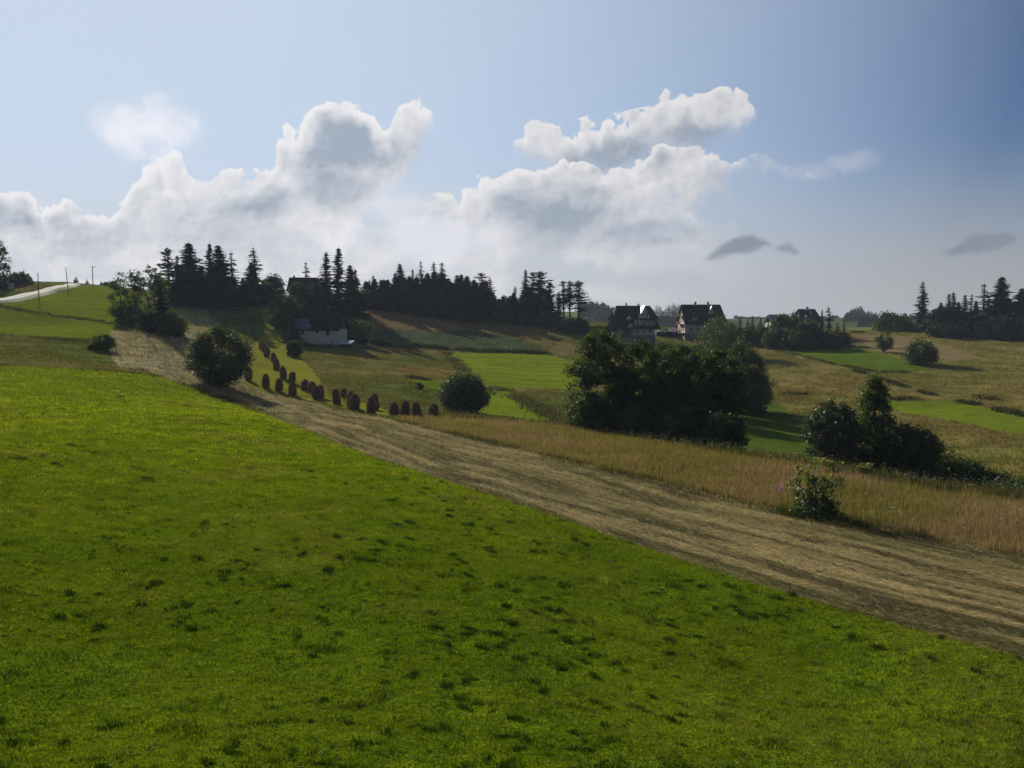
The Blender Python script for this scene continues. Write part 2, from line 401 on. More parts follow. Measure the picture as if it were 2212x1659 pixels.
def grass():
    x, y, r = sample_polar(1130000, 8.5, 128)
    z = ground_z(x, y); u, v = proj(x, y, z)
    k = inpoly(u + rng.normal(0, 2, len(u)), v + rng.normal(0, 1.2, len(u)), P_FIELD) & (u > -480) & (u < 2690) & (v < 1760)
    x, y, z, r = x[k], y[k], z[k], r[k]; n = len(x)
    pa = fbm(x * 0.35, y * 0.35, 41, 4); pb = fbm(x * 1.7, y * 1.7, 43, 3); dry = np.clip((fbm(x * 0.30 + 7, y * 0.30, 47, 4) - 0.60) * 8, 0, 0.8)
    tus = np.clip((fbm(x * 1.6, y * 1.6, 53, 3) - 0.66) * 9, 0, 1)
    s = (r / 12.0) ** 0.62
    h = 0.052 * s * (0.6 + 0.9 * pb) * rng.uniform(0.6, 1.35, n) * (1 + 0.7 * tus); w = 0.017 * s * rng.uniform(0.7, 1.3, n)
    hue = np.clip(pa * 1.6 - 0.3 + rng.normal(0, 0.18, n), 0, 1)[:, None]
    c = np.array((0.052, 0.099, 0.010)) * (1 - hue) + np.array((0.144, 0.182, 0.014)) * hue
    farg = np.clip((r - 16) / 50, 0, 1)[:, None]
    c = c * (1 - 0.62 * farg) + np.array((0.265, 0.300, 0.006)) * 0.62 * farg  # far turf lighter: its backlit brightness is put into the blade colour
    c = c * (1 - dry[:, None] * 0.75) + np.array((0.215, 0.185, 0.045)) * dry[:, None] * 0.75
    c = c * (1 - 0.35 * tus[:, None]); c *= (rng.uniform(0.7, 1.25, n) * (0.25 + 1.3 * pb) * (0.72 + 0.28 * np.clip((r - 12) / 30, 0, 1)))[:, None]  # near blades darkened, the other end of that painted backlight
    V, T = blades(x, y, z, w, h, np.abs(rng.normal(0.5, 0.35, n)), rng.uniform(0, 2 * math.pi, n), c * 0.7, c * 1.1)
    Vs, Ts = [V], [T]
    # tussocks standing out of the turf, their backlit shade put into dark green
    m = 1300
    tx, ty, tr = sample_polar(m, 10, 95); tz = ground_z(tx, ty); tu, tv = proj(tx, ty, tz)
    kk = inpoly(tu, tv, P_FIELD) & (tv > 830) & (fbm(tx * 0.13, ty * 0.13, 57, 3) + rng.normal(0, 0.05, m) > 0.50); tx, ty, tr = tx[kk], ty[kk], tr[kk]
    for i in range(len(tx)):
        big = rng.uniform(0.35, 1.0) ** 1.6; nb = int(50 + 100 * big); rad = (0.03 + 0.06 * big) * (tr[i] / 16) ** 0.3
        ang = rng.uniform(0, math.pi); ex = rng.uniform(1.0, 1.9)
        g = rng.normal(0, 1, (nb, 2)) * (rad * ex, rad * 0.7); px = tx[i] + g[:, 0] * math.cos(ang) - g[:, 1] * math.sin(ang); py = ty[i] + g[:, 0] * math.sin(ang) + g[:, 1] * math.cos(ang)
        ss = (tr[i] / 14) ** 0.35
        c = np.array((0.022, 0.040, 0.008)) * rng.uniform(0.6, 1.3, nb)[:, None]
        V, T = blades(px, py, ground_z(px, py), np.full(nb, 0.018 * ss), (0.05 + 0.075 * big) * ss * rng.uniform(0.6, 1.2, nb), np.abs(rng.normal(0.35, 0.25, nb)), rng.uniform(0, 6.28, nb), c * 0.7, c)
        Vs.append(V); Ts.append(T)
    # fine lumps of longer grass all over the turf, some dark, some coloured pale for caught backlight
    m = 5200; tx, ty, tr = sample_polar(m, 9, 70); tu, tv = proj(tx, ty, ground_z(tx, ty)); kk = inpoly(tu, tv, P_FIELD); tx, ty, tr = tx[kk], ty[kk], tr[kk]; m = len(tx); nb = 22
    rad = np.repeat(rng.uniform(0.02, 0.06, m) * (tr / 14) ** 0.5, nb); ss = np.repeat((tr / 14) ** 0.4, nb); px = np.repeat(tx, nb) + rng.normal(0, 1, m * nb) * rad * 1.5; py = np.repeat(ty, nb) + rng.normal(0, 1, m * nb) * rad
    li = np.repeat(rng.random(m) < 0.42, nb)[:, None]; c = np.where(li, np.array((0.15, 0.19, 0.014)), np.array((0.030, 0.055, 0.008))) * rng.uniform(0.6, 1.35, m * nb)[:, None]
    V, T = blades(px, py, ground_z(px, py), 0.016 * ss * rng.uniform(0.6, 1.3, m * nb), 0.085 * ss * rng.uniform(0.6, 1.3, m * nb), np.abs(rng.normal(0.4, 0.28, m * nb)), rng.uniform(0, 6.28, m * nb), c * 0.7, c); Vs.append(V); Ts.append(T)
    # small clover-like leaves that catch the light
    x, y, r = sample_polar(26000, 9, 26); z = ground_z(x, y); u, v = proj(x, y, z); k = inpoly(u, v, P_FIELD) & (fbm(x * 0.8, y * 0.8, 61, 3) > 0.5); x, y, z = x[k], y[k], z[k]; n = len(x)
    c = np.array((0.085, 0.14, 0.016)) * rng.uniform(0.5, 1.4, n)[:, None]
    V, T = blades(x, y, z + rng.uniform(0.02, 0.07, n), rng.uniform(0.02, 0.045, n), rng.uniform(0.02, 0.045, n), rng.uniform(0.5, 1.3, n), rng.uniform(0, 6.28, n), c, c, 0)
    Vs.append(V); Ts.append(T)
    # stray dry stalks and daisies
    x, y, r = sample_polar(420, 9, 40); z = ground_z(x, y); u, v = proj(x, y, z); k = inpoly(u, v, P_FIELD); x, y, z, r = x[k], y[k], z[k], r[k]; n = len(x)
    c = np.array((0.42, 0.38, 0.24)) * rng.uniform(0.5, 1.3, n)[:, None]
    V, T = blades(x, y, z + 0.05, rng.uniform(0.006, 0.02, n) * (r / 12) ** .5, rng.uniform(0.04, 0.22, n), rng.uniform(0.9, 1.5, n), rng.uniform(0, 6.28, n), c, c, 0)
    Vs.append(V); Ts.append(T)
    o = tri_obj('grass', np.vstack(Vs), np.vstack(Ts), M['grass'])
    tag(o, 'short green pasture grass with darker tussocks across the foreground', 'grass', kind='stuff')
grass()
def hay():
    x, y, r = sample_polar(720000, 16.5, 215); z = ground_z(x, y); u, v = proj(x, y, z)
    k = inpoly(u + rng.normal(0, 2.5, len(u)), v + rng.normal(0, 1.5, len(u)), P_STRIP) & (u > -480) & (u < 2690); x, y, z, r = x[k], y[k], z[k], r[k]; n = len(x)
    a0 = R(122)                                                  # the strip runs up and to the left
    al = x * math.cos(a0) + y * math.sin(a0); ac = -x * math.sin(a0) + y * math.cos(a0)
    wk = np.clip(fbm(al * 0.12, ac * 0.5, 86, 3) * 2.4 - 0.75, 0.05, 1); wind = (1 - 0.42 * wk) * (0.5 + 1.25 * (fbm(al * 0.16, ac * 1.5, 81, 4) - 0.5)) + 0.42 * wk * (0.5 + 0.35 * np.sin(2 * math.pi * (ac + 0.5 * fbm(al * 0.1, ac * 0.2, 84, 2)) / 0.62) * (r < 90) + 0.42 * np.sin(2 * math.pi * (ac + 1.1 * fbm(al * 0.06, ac * 0.12, 82, 2)) / 1.75)); cl = fbm(al * 0.8, ac * 2.2, 83, 3)
    up = np.clip((r - 105) / 30, 0, 1)
    cl2 = fbm(x * 0.45, y * 0.45, 85, 3); wind = wind * (1 - up) + cl2 * up
    s = (r / 20) ** 0.6
    L = 0.27 * s * rng.uniform(0.5, 1.6, n); w = 0.015 * s * rng.uniform(0.6, 1.4, n)
    az = a0 + rng.normal(0, 1, n) * (0.26 + 0.3 * np.clip((r - 90) / 40, 0, 1)) + math.pi * rng.integers(0, 2, n)
    t = np.clip((wind - 0.5) * 6.0 + 0.42 + rng.normal(0, 0.15, n), 0, 1)[:, None]
    c = np.array((0.095, 0.076, 0.024)) * (1 - t) + np.array((0.58, 0.47, 0.205)) * t
    gr = np.clip((fbm(al * 0.07, ac * 0.5, 87, 3) - 0.5) * 6, 0, 1)[:, None]
    c = c * (1 - 0.65 * gr) + np.array((0.145, 0.150, 0.030)) * 0.65 * gr
    c *= rng.uniform(0.65, 1.3, n)[:, None]
    hgt = np.clip((wind - 0.42) * 0.45, 0, 0.11) * (0.7 + 0.5 * up) + np.clip(cl - 0.6, 0, 1) * 0.35
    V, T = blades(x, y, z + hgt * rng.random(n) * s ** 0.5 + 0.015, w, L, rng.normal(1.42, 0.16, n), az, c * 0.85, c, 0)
    Vs, Ts = [V], [T]
    m = 900                                                     # loose heaps and dark stubble clumps
    tx, ty, tr = sample_polar(m, 18, 210); tz = ground_z(tx, ty); tu, tv = proj(tx, ty, tz); kk = inpoly(tu, tv, P_STRIP); tx, ty, tr = tx[kk], ty[kk], tr[kk]
    for i in range(len(tx)):
        nb = 70; rad = 0.22 * (tr[i] / 30) ** 0.45; g = rng.normal(0, 1, (nb, 2)) * (rad * 2.2, rad * 0.7)
        px = tx[i] + g[:, 0] * math.cos(a0) - g[:, 1] * math.sin(a0); py = ty[i] + g[:, 0] * math.sin(a0) + g[:, 1] * math.cos(a0); ss = (tr[i] / 20) ** 0.5
        c = (np.array((0.060, 0.046, 0.022)) if rng.random() < 0.55 else np.array((0.22, 0.17, 0.085))) * rng.uniform(0.6, 1.4, nb)[:, None]
        V, T = blades(px, py, ground_z(px, py), np.full(nb, 0.022 * ss), 0.16 * ss * rng.uniform(0.5, 1.2, nb), np.abs(rng.normal(0.9, 0.4, nb)), rng.uniform(0, 6.28, nb), c * 0.8, c)
        Vs.append(V); Ts.append(T)
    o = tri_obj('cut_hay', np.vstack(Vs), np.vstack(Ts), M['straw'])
    tag(o, 'cut hay drying in streaks on the pale mown strip', 'hay', kind='stuff')
hay()
def meadow():
    x, y, r = sample_polar(720000, 22, 108); z = ground_z(x, y); u, v = proj(x, y, z)
    k = inpoly(u + rng.normal(0, 1.5, len(u)), v + rng.normal(0, 1.0, len(u)), P_MEADOW) & (u < 2690); x, y, z, r = x[k], y[k], z[k], r[k]; n = len(x)
    p = fbm(x * 0.16, y * 0.16, 91, 4); q = fbm(x * 0.9, y * 0.9, 93, 3)
    s = (r / 35) ** 0.5
    red = np.clip((p - 0.46 + 0.14 * np.clip((x - 6) / 10, 0, 1)) * 4 + rng.normal(0, 0.28, n), 0, 1)[:, None]
    c = np.array((0.220, 0.192, 0.056)) * (1 - red) + np.array((0.320, 0.222, 0.130)) * red
    c *= rng.uniform(0.65, 1.35, n)[:, None]
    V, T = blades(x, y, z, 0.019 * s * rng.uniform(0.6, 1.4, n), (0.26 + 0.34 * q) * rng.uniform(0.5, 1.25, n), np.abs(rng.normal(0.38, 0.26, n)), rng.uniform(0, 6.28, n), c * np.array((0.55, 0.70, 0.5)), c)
    Vs, Ts = [V], [T]
    # white umbels and yellow heads
    x, y, r = sample_polar(9000, 27, 100); z = ground_z(x, y); u, v = proj(x, y, z); k = inpoly(u, v, P_MEADOW) & (fbm(x * 0.3, y * 0.3, 95, 3) > 0.47); x, y, z, r = x[k][:2600], y[k][:2600], z[k][:2600], r[k][:2600]; n = len(x)
    wh = rng.random(n)[:, None] < 0.6
    c = np.where(wh, np.array((0.50, 0.50, 0.42)), np.array((0.38, 0.32, 0.06))) * rng.uniform(0.5, 1.1, n)[:, None]
    ss = (r / 40) ** 0.5; w = rng.uniform(0.05, 0.13, n) * ss
    V, T = blades(x, y, z + rng.uniform(0.45, 0.85, n), w, w, rng.uniform(1.1, 1.6, n), rng.uniform(0, 6.28, n), c, c, 0)
    Vs.append(V); Ts.append(T)
    # taller weeds along the brow
    cu = np.array([c_[0] for c_ in CREST], float); cv = np.array([c_[1] for c_ in CREST], float)
    for i in range(1500):
        uu = rng.uniform(900, 2230); vv = np.interp(uu, cu, cv) + rng.uniform(0, 9)
        Yb = np.interp(uu, [900, 1040, 1240, 1400, 1600, 1800, 2000, 2212], [90, 88, 78, 69.5, 61, 54, 48, 44.5]) + rng.uniform(-3, 2)
        xx, yy, _ = at(uu, vv, Yb); zz = 0.0
        nb = 5; c = np.array((0.075, 0.085, 0.03)) * rng.uniform(0.6, 1.5)
        px = np.full(nb, xx) + rng.normal(0, 0.05, nb); py = np.full(nb, yy) + rng.normal(0, 0.05, nb); gzv = ground_z(px, py); hh = rng.uniform(0.5, 1.0)
        V, T = blades(px, py, gzv, np.full(nb, 0.05), hh * rng.uniform(0.7, 1, nb), np.abs(rng.normal(0.15, 0.1, nb)), rng.uniform(0, 6.28, nb), c * 0.6, c); Vs.append(V); Ts.append(T)
        if rng.random() < 0.3:
            cw = np.array([[0.30, 0.30, 0.25]]) * rng.uniform(0.5, 1); cw = np.repeat(cw, 2, 0)
            V, T = blades(px[:2], py[:2], gzv[:2] + hh * 0.95, np.full(2, 0.10), np.full(2, 0.10), np.full(2, 1.3), rng.uniform(0, 6.28, 2), cw, cw, 0); Vs.append(V); Ts.append(T)
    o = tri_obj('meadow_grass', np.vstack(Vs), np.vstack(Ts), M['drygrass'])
    tag(o, 'tall reddish brown unmown meadow grass with white and yellow flower heads', 'meadow grass', kind='stuff')
meadow()
def rough():
    x, y, r = sample_polar(720000, 60, 330); z = ground_z(x, y); col, msk, cls = albedo(x, y, z); u, v = proj(x, y, z)
    k = (msk[:, 2] > 0.5) & (cls != 16) & (u > -480) & (u < 2690) & (r < 325) & (fbm(x * 0.2, y * 0.2, 99, 4) + rng.normal(0, 0.09, len(u)) > 0.47); x, y, z, r, col = x[k], y[k], z[k], r[k], col[k]; n = len(x)
    s = (r / 120) ** 0.6; p = fbm(x * 0.3, y * 0.3, 97, 4)
    c = col * rng.uniform(0.55, 1.5, n)[:, None] * (0.7 + 0.6 * p)[:, None]
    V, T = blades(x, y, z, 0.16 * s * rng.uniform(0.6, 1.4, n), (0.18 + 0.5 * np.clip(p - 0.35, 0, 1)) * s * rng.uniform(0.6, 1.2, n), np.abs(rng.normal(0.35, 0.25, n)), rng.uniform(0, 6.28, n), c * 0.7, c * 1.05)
    Vs, Ts = [V], [T]
    def weeds(pts, width, hh, col, per_m, ww):
        L = []
        for i in range(len(pts) - 1):
            k_ = max(3, int(abs(pts[i + 1][0] - pts[i][0]) / 12))
            for t in np.linspace(0, 1, k_, endpoint=False): L.append(hit(pts[i][0] * (1 - t) + pts[i + 1][0] * t, pts[i][1] * (1 - t) + pts[i + 1][1] * t, 10, 330)[:2])
        Pn = np.array(L); d = np.hypot(*np.diff(Pn, axis=0).T); d = np.where(d > 14, 0, d); cum = np.concatenate([[0], np.cumsum(d)]); m = int(cum[-1] * per_m)
        q = rng.uniform(0, cum[-1], m); px = np.interp(q, cum, Pn[:, 0]) + rng.normal(0, width, m); py = np.interp(q, cum, Pn[:, 1]) + rng.normal(0, width, m)
        gap = fbm(q * 0.35, q * 0, 17, 3) > 0.40; px, py = px[gap], py[gap]; m = len(px)
        c = np.array(col) * rng.uniform(0.55, 1.4, m)[:, None]
        a, b = blades(px, py, ground_z(px, py), ww * rng.uniform(0.6, 1.4, m), hh * rng.uniform(0.5, 1.2, m), np.abs(rng.normal(0.3, 0.2, m)), rng.uniform(0, 6.28, m), c * 0.7, c); Vs.append(a); Ts.append(b)
    dk = (0.050, 0.062, 0.018)
    weeds([(-60,787),(100,792),(200,798),(300,806),(370,821),(450,849),(600,904)], 0.5, 0.34, (0.075, 0.085, 0.022), 45, 0.10)
    weeds([(600,904),(800,984),(1000,1049),(1200,1114)], 0.22, 0.16, (0.10, 0.10, 0.028), 30, 0.05)
    weeds([(850,908),(950,930),(1051,953),(1290,1010),(1500,1060),(1700,1110),(1850,1140)], 0.35, 0.34, (0.066, 0.070, 0.020), 70, 0.06)  # dark blades draw the shade along the meadow's front edge
    weeds([(1680,1106),(1850,1141),(2000,1166),(2240,1208)], 0.28, 0.46, (0.046, 0.072, 0.014), 260, 0.04)  # darker green blades, coloured for the edge's shade further right
    weeds([(811,741),(900,747),(1000,756),(1190,764)], 0.9, 1.2, dk, 60, 0.25)
    weeds([(760,735),(811,741)], 0.7, 0.8, dk, 40, 0.25)
    weeds([(880,815),(920,820),(962,827)], 0.5, 0.8, dk, 50, 0.2); weeds([(963,762),(990,790),(1010,808)], 0.9, 0.7, (0.08,0.085,0.03), 40, 0.25)
    weeds([(1080,840),(1130,866),(1200,902),(1236,928)], 1.1, 0.7, (0.075,0.085,0.03), 60, 0.2)
    weeds([(1845,800),(1900,818),(1960,838),(2030,858)], 0.5, 0.7, dk, 45, 0.25); weeds([(2071,867),(2130,880),(2230,903)], 0.6, 0.8, dk, 60, 0.2)
    weeds([(1925,864),(1980,861),(2030,862)], 0.6, 0.7, dk, 50, 0.2); weeds([(1690,852),(1750,852),(1800,850)], 0.7, 0.7, dk, 50, 0.2)
    weeds([(2120,862),(2160,864)], 0.9, 1.0, dk, 50, 0.25); weeds([(1640,748),(1700,762),(1800,787),(1900,805),(1990,803)], 0.5, 0.6, (0.075,0.08,0.03), 40, 0.25)
    weeds([(1840,719),(1930,718),(2000,716),(2060,716)], 0.7, 0.9, dk, 40, 0.3); weeds([(1150,915),(1240,925),(1350,946),(1480,963)], 0.5, 0.5, (0.11,0.10,0.035), 60, 0.10)
    weeds([(-40,722),(100,731),(240,741)], 1.2, 0.5, (0.06,0.07,0.025), 60, 0.18)
    V, T = np.vstack(Vs), np.vstack(Ts)
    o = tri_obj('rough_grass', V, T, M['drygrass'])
    tag(o, 'unmown tufty green and brown grass on the far slopes', 'rough grass', kind='stuff')
rough()
def road():
    up = [(-400,734),(-150,685),(0,653),(40,645),(84,634.5),(120,625.5),(147,618.8),(160,615.6)]
    L = []; 
    for i in range(len(up) - 1):
        for t in np.linspace(0, 1, 10, endpoint=False):
            u = up[i][0] * (1 - t) + up[i + 1][0] * t; v = up[i][1] * (1 - t) + up[i + 1][1] * t
            L.append(hit(u, v, 40, 340))
    L = [p for p in L if p[1] < 330]
    # plan-smooth centre line
    P = np.array([(p[0], p[1]) for p in L]); 
    for _ in range(30): P[1:-1] = (P[:-2] + 2 * P[1:-1] + P[2:]) / 4
    D = np.gradient(P, axis=0); D /= np.linalg.norm(D, axis=1)[:, None]; Nn = np.column_stack([-D[:, 1], D[:, 0]])
    offs = np.linspace(-1.7, 1.7, 9); V = []; T = []
    zz = np.max([ground_z((P + Nn * o_)[:, 0] * k, (P + Nn * o_)[:, 1] * k) for o_ in (-1.7, 0, 1.7) for k in (0.988, 1.0, 1.012)], axis=0)
    for _ in range(12): zz[1:-1] = np.maximum(zz[1:-1], (zz[:-2] + 2 * zz[1:-1] + zz[2:]) / 4)
    for o_ in offs:
        q = P + Nn * o_; V.append(np.column_stack([q, zz + 0.12]))
        T.append(np.tile(np.array([[0.22, 0.30, 0.05]]), (len(P), 1)) if abs(o_) > 1.6 else np.full((len(P), 3), 0.55 if abs(o_) < 0.5 else 0.95))
    for sd, at0 in ((-2.6, 0), (2.6, None)):                    # grassy shoulders run down into the turf
        q = P + Nn * sd; e = np.column_stack([q, ground_z(q[:, 0], q[:, 1]) - 0.25]); tt = np.tile(np.array([[0.22, 0.30, 0.05]]), (len(P), 1))
        if at0 == 0: V.insert(0, e); T.insert(0, tt)
        else: V.append(e); T.append(tt)
    V = np.array(V); n0, n1 = V.shape[:2]; i = np.arange(n0 - 1)[:, None] * n1 + np.arange(n1 - 1)[None, :]
    F = np.stack([i, i + 1, i + 1 + n1, i + n1], -1).reshape(-1, 4)
    if np.cross(V[1, 0] - V[0, 0], V[0, 1] - V[0, 0])[2] > 0: F = F[:, ::-1]
    m, n, out = new_mat('gravel_track'); a = n.n('ShaderNodeAttribute'); a.attribute_name = 'tint'
    pos = n.n('ShaderNodeTexCoord').outputs['Object']; nz = n.noise(pos, 0.8, 5, 0.7)
    b = n.n('ShaderNodeBsdfPrincipled'); b.inputs['Roughness'].default_value = 0.95
    n.put(b.inputs['Base Color'], n.scalecol(n.mix(1.0, a.outputs['Color'], (0.36, 0.34, 0.28, 1), 'MULTIPLY'), n.mrange(nz, 0.3, 0.7, 0.8, 1.15)))
    m.node_tree.links.new(b.outputs[0], out.inputs[0])
    o = link(bpy.data.objects.new('road', np_mesh('road', V.reshape(-1, 3), F, m, np.array(T).reshape(-1, 3), True))); tag(o, kind='structure')
    # footpath below the garden
    pts = [(1640,733),(1665,742),(1690,753),(1712,764),(1740,777)]; W = []
    for i in range(len(pts) - 1):
        for t in np.linspace(0, 1, 8, endpoint=False):
            W.append(hit(pts[i][0] * (1 - t) + pts[i + 1][0] * t, pts[i][1] * (1 - t) + pts[i + 1][1] * t, 100, 300)[:2])
    P = np.array(W)
    for _ in range(20): P[1:-1] = (P[:-2] + 2 * P[1:-1] + P[2:]) / 4
    D = np.gradient(P, axis=0); D /= np.linalg.norm(D, axis=1)[:, None]; Nn = np.column_stack([-D[:, 1], D[:, 0]])
    V = np.array([np.column_stack([P + Nn * o_, ground_z((P + Nn * o_)[:, 0], (P + Nn * o_)[:, 1]) + 0.06]) for o_ in np.linspace(-0.7, 0.7, 5)]); n0, n1 = V.shape[:2]
    i = np.arange(n0 - 1)[:, None] * n1 + np.arange(n1 - 1)[None, :]; F = np.stack([i, i + 1, i + 1 + n1, i + n1], -1).reshape(-1, 4)
    if np.cross(V[1, 0] - V[0, 0], V[0, 1] - V[0, 0])[2] > 0: F = F[:, ::-1]
    o = link(bpy.data.objects.new('path', np_mesh('path', V.reshape(-1, 3), F, m, np.full((n0 * n1, 3), 0.55), True))); tag(o, kind='structure')
road()
# ================================================================== trees
def frames(n, bias=None, k=0.0):
    nr = rng.normal(0, 1, (n, 3))
    if bias is not None: nr = nr + bias * k
    nr /= np.linalg.norm(nr, axis=1)[:, None] + 1e-9
    a = rng.normal(0, 1, (n, 3)); a -= nr * (a * nr).sum(1)[:, None]; a /= np.linalg.norm(a, axis=1)[:, None] + 1e-9
    return a, np.cross(nr, a)
def leaf_quads(C, s, asp=0.6, bias=None, k=0.0):
    a, b = frames(len(C), bias, k); a = a * (s / 2)[:, None]; b = b * (s * asp / 2)[:, None]
    V = np.empty((len(C), 4, 3)); V[:, 0] = C - a; V[:, 1] = C - b * 1.0; V[:, 2] = C + a; V[:, 3] = C + b * 1.0
    return V
def spruce_meshes(kind, seed):
    """a 20 m conifer: trunk mesh and crown mesh"""
    global rng
    rng = np.random.default_rng(seed); H = 20.0
    Rm, lev, nb, bare, p, gap, drop, nq = dict(dense=(3.6, 52, 11, 0.0, 0.68, 0.05, 0.30, 10), slim=(2.1, 48, 6, 0.04, 0.75, 0.12, 0.42, 8), sparse=(2.3, 30, 5, 0.12, 0.70, 0.28, 0.30, 8),
                                   pine=(2.8, 26, 5, 0.34, 0.45, 0.25, 0.05, 9), small=(4.3, 30, 8, 0.0, 0.90, 0.08, 0.15, 9))[kind]
    Vs = []; T = []
    ph = rng.uniform(0, 6.28)
    lean = rng.normal(0, 0.012, 2)
    for i in range(lev):
        t = bare + (1 - bare) * ((i + rng.uniform(-0.3, 0.3)) / lev); t = min(max(t, 0.005), 0.995); z = t * H
        rad = Rm * ((1 - t) / (1 - bare)) ** p * rng.uniform(0.72, 1.15) + 0.12
        if kind == 'pine': rad *= min(1, 0.45 + (t - bare) * 2.2)
        if rng.random() < gap * (0.4 + t): rad *= 0.5
        for b in range(nb):
            if rng.random() < gap * 0.6: continue
            az = ph + i * 2.4 + b * 6.283 / nb + rng.normal(0, 0.25); L = rad * rng.uniform(0.6, 1.2)
            n = max(3, int(nq * (0.4 + 0.6 * L / Rm))); s = (np.arange(n) + rng.uniform(0.2, 0.9, n)) / n
            zz = z - drop * L * s + 0.22 * L * s ** 2.2 + rng.normal(0, 0.06, n)
            if kind == 'pine': zz = z + 0.25 * L * s + rng.normal(0, 0.15, n)
            C = np.column_stack([np.cos(az) * s * L + lean[0] * z, np.sin(az) * s * L + lean[1] * z, zz]) + rng.normal(0, 0.07 + 0.05 * L, (n, 3)) * (1, 1, 0.5)
            d = np.array([math.cos(az), math.sin(az), -drop * 0.6 + 0.05]); d /= np.linalg.norm(d)
            ln = (0.30 + 0.30 * L) * rng.uniform(0.6, 1.3, n) * (1 - 0.35 * s); wd = (0.22 + 0.20 * L) * (1.05 - 0.8 * s) * rng.uniform(0.6, 1.3, n)
            sd = np.array([-math.sin(az), math.cos(az), 0]) + rng.normal(0, 0.25, (n, 3)); sd[:, 2] += rng.normal(0, 0.5, n); sd /= np.linalg.norm(sd, axis=1)[:, None]
            q = np.empty((n, 4, 3)); q[:, 0] = C - d * ln[:, None] * 0.6; q[:, 1] = C - sd * wd[:, None]; q[:, 2] = C + d * ln[:, None]; q[:, 3] = C + sd * wd[:, None]
            Vs.append(q)
            m = max(2, n // 2); Ch = C[rng.integers(0, n, m)]; dn = rng.uniform(0.18, 0.42, m) * (0.6 + L / 3)      # twigs hanging below the branch
            q = np.empty((m, 4, 3)); e = sd[:m] * 0.16 * (0.5 + L / 3); q[:, 0] = Ch - e; q[:, 1] = Ch + e; q[:, 2] = Ch + e * 0.2 - np.array([0, 0, 1]) * dn[:, None]; q[:, 3] = Ch - e * 0.6 - np.array([0, 0, 0.8]) * dn[:, None]
            Vs.append(q)
    V = np.vstack(Vs); n = len(V)
    tint = np.repeat(rng.uniform(0.55, 1.5, n), 4)[:, None] * np.repeat(np.column_stack([rng.uniform(0.8, 1.2, n), np.ones(n), rng.uniform(0.8, 1.2, n)]), 4, 0)
    V = V.reshape(-1, 3)
    cm = np_mesh('crown', V, np.arange(len(V)).reshape(-1, 4), M['needles'], tint)
    tr = MB(); tr.tube([(lean[0] * z, lean[1] * z, z) for z in (-0.6, 0.3, 3, 8, 14, 19.2, 20.3)], [0.42, 0.33, 0.27, 0.21, 0.13, 0.05, 0.02], 7)
    return tr.mesh('trunk', M['bark'], True), cm
PROTO = {}
def proto(kind, i):
    if (kind, i) not in PROTO: PROTO[kind, i] = spruce_meshes(kind, 1000 + 37 * i + sum(map(ord, kind)))
    return PROTO[kind, i]
CONIFERS = 0
def conifer(u, top, w, Y, kind, label, group=None, name='spruce_tree', cat='spruce', var=None):
    global CONIFERS
    CONIFERS += 1
    i = (CONIFERS if var is None else var) % 4
    x, y, _ = at(u, 700, Y); zb = gz(x, y); zt = at(u, top, Y)[2]; h = max(1.2, zt - zb)
    nat = dict(dense=7.0, slim=4.3, sparse=4.7, pine=5.2, small=8.4)[kind]
    k = h / 20.3; wm = w / FPX * Y; rnd = random.Random(CONIFERS * 7 + 1)
    kw = max(0.6, min(2.2, 1.5 * wm / nat / k))
    o = empty(name, (x, y, zb), rnd.uniform(0, 6.28), (k * kw, k * kw, k))
    tm, cm = proto(kind, i)
    link(bpy.data.objects.new('trunk', tm), o); link(bpy.data.objects.new('crown', cm), o)
    tag(o, label, cat, group); return o
PROF = dict(
 round=[(0.0, .50), (.10, .80), (.30, .98), (.55, 1.0), (.78, .78), (.93, .45), (1, .10)],
 tall=[(0.0, .5), (.08, .75), (.25, .98), (.5, 1.0), (.7, .78), (.86, .46), (1, .06)],
 willow=[(0.0, .32), (.07, .42), (.2, .72), (.45, 1.0), (.7, .88), (.88, .55), (1, .1)],
 oval=[(.18, .25), (.28, .7), (.5, 1.0), (.75, .85), (.92, .5), (1, .12)],
 column=[(0.0, .8), (.2, 1.0), (.42, .85), (.62, .52), (.84, .34), (1, .06)],
 low=[(0.0, .8), (.25, 1.0), (.55, .92), (.8, .65), (1, .2)],
 sapling=[(.12, .25), (.3, .5), (.5, .85), (.66, 1.0), (.8, .9), (.92, .6), (1, .2)],
 open=[(.10, .35), (.3, .8), (.45, .9), (.6, .75), (.75, 1.0), (.9, .8), (1, .25)],
)
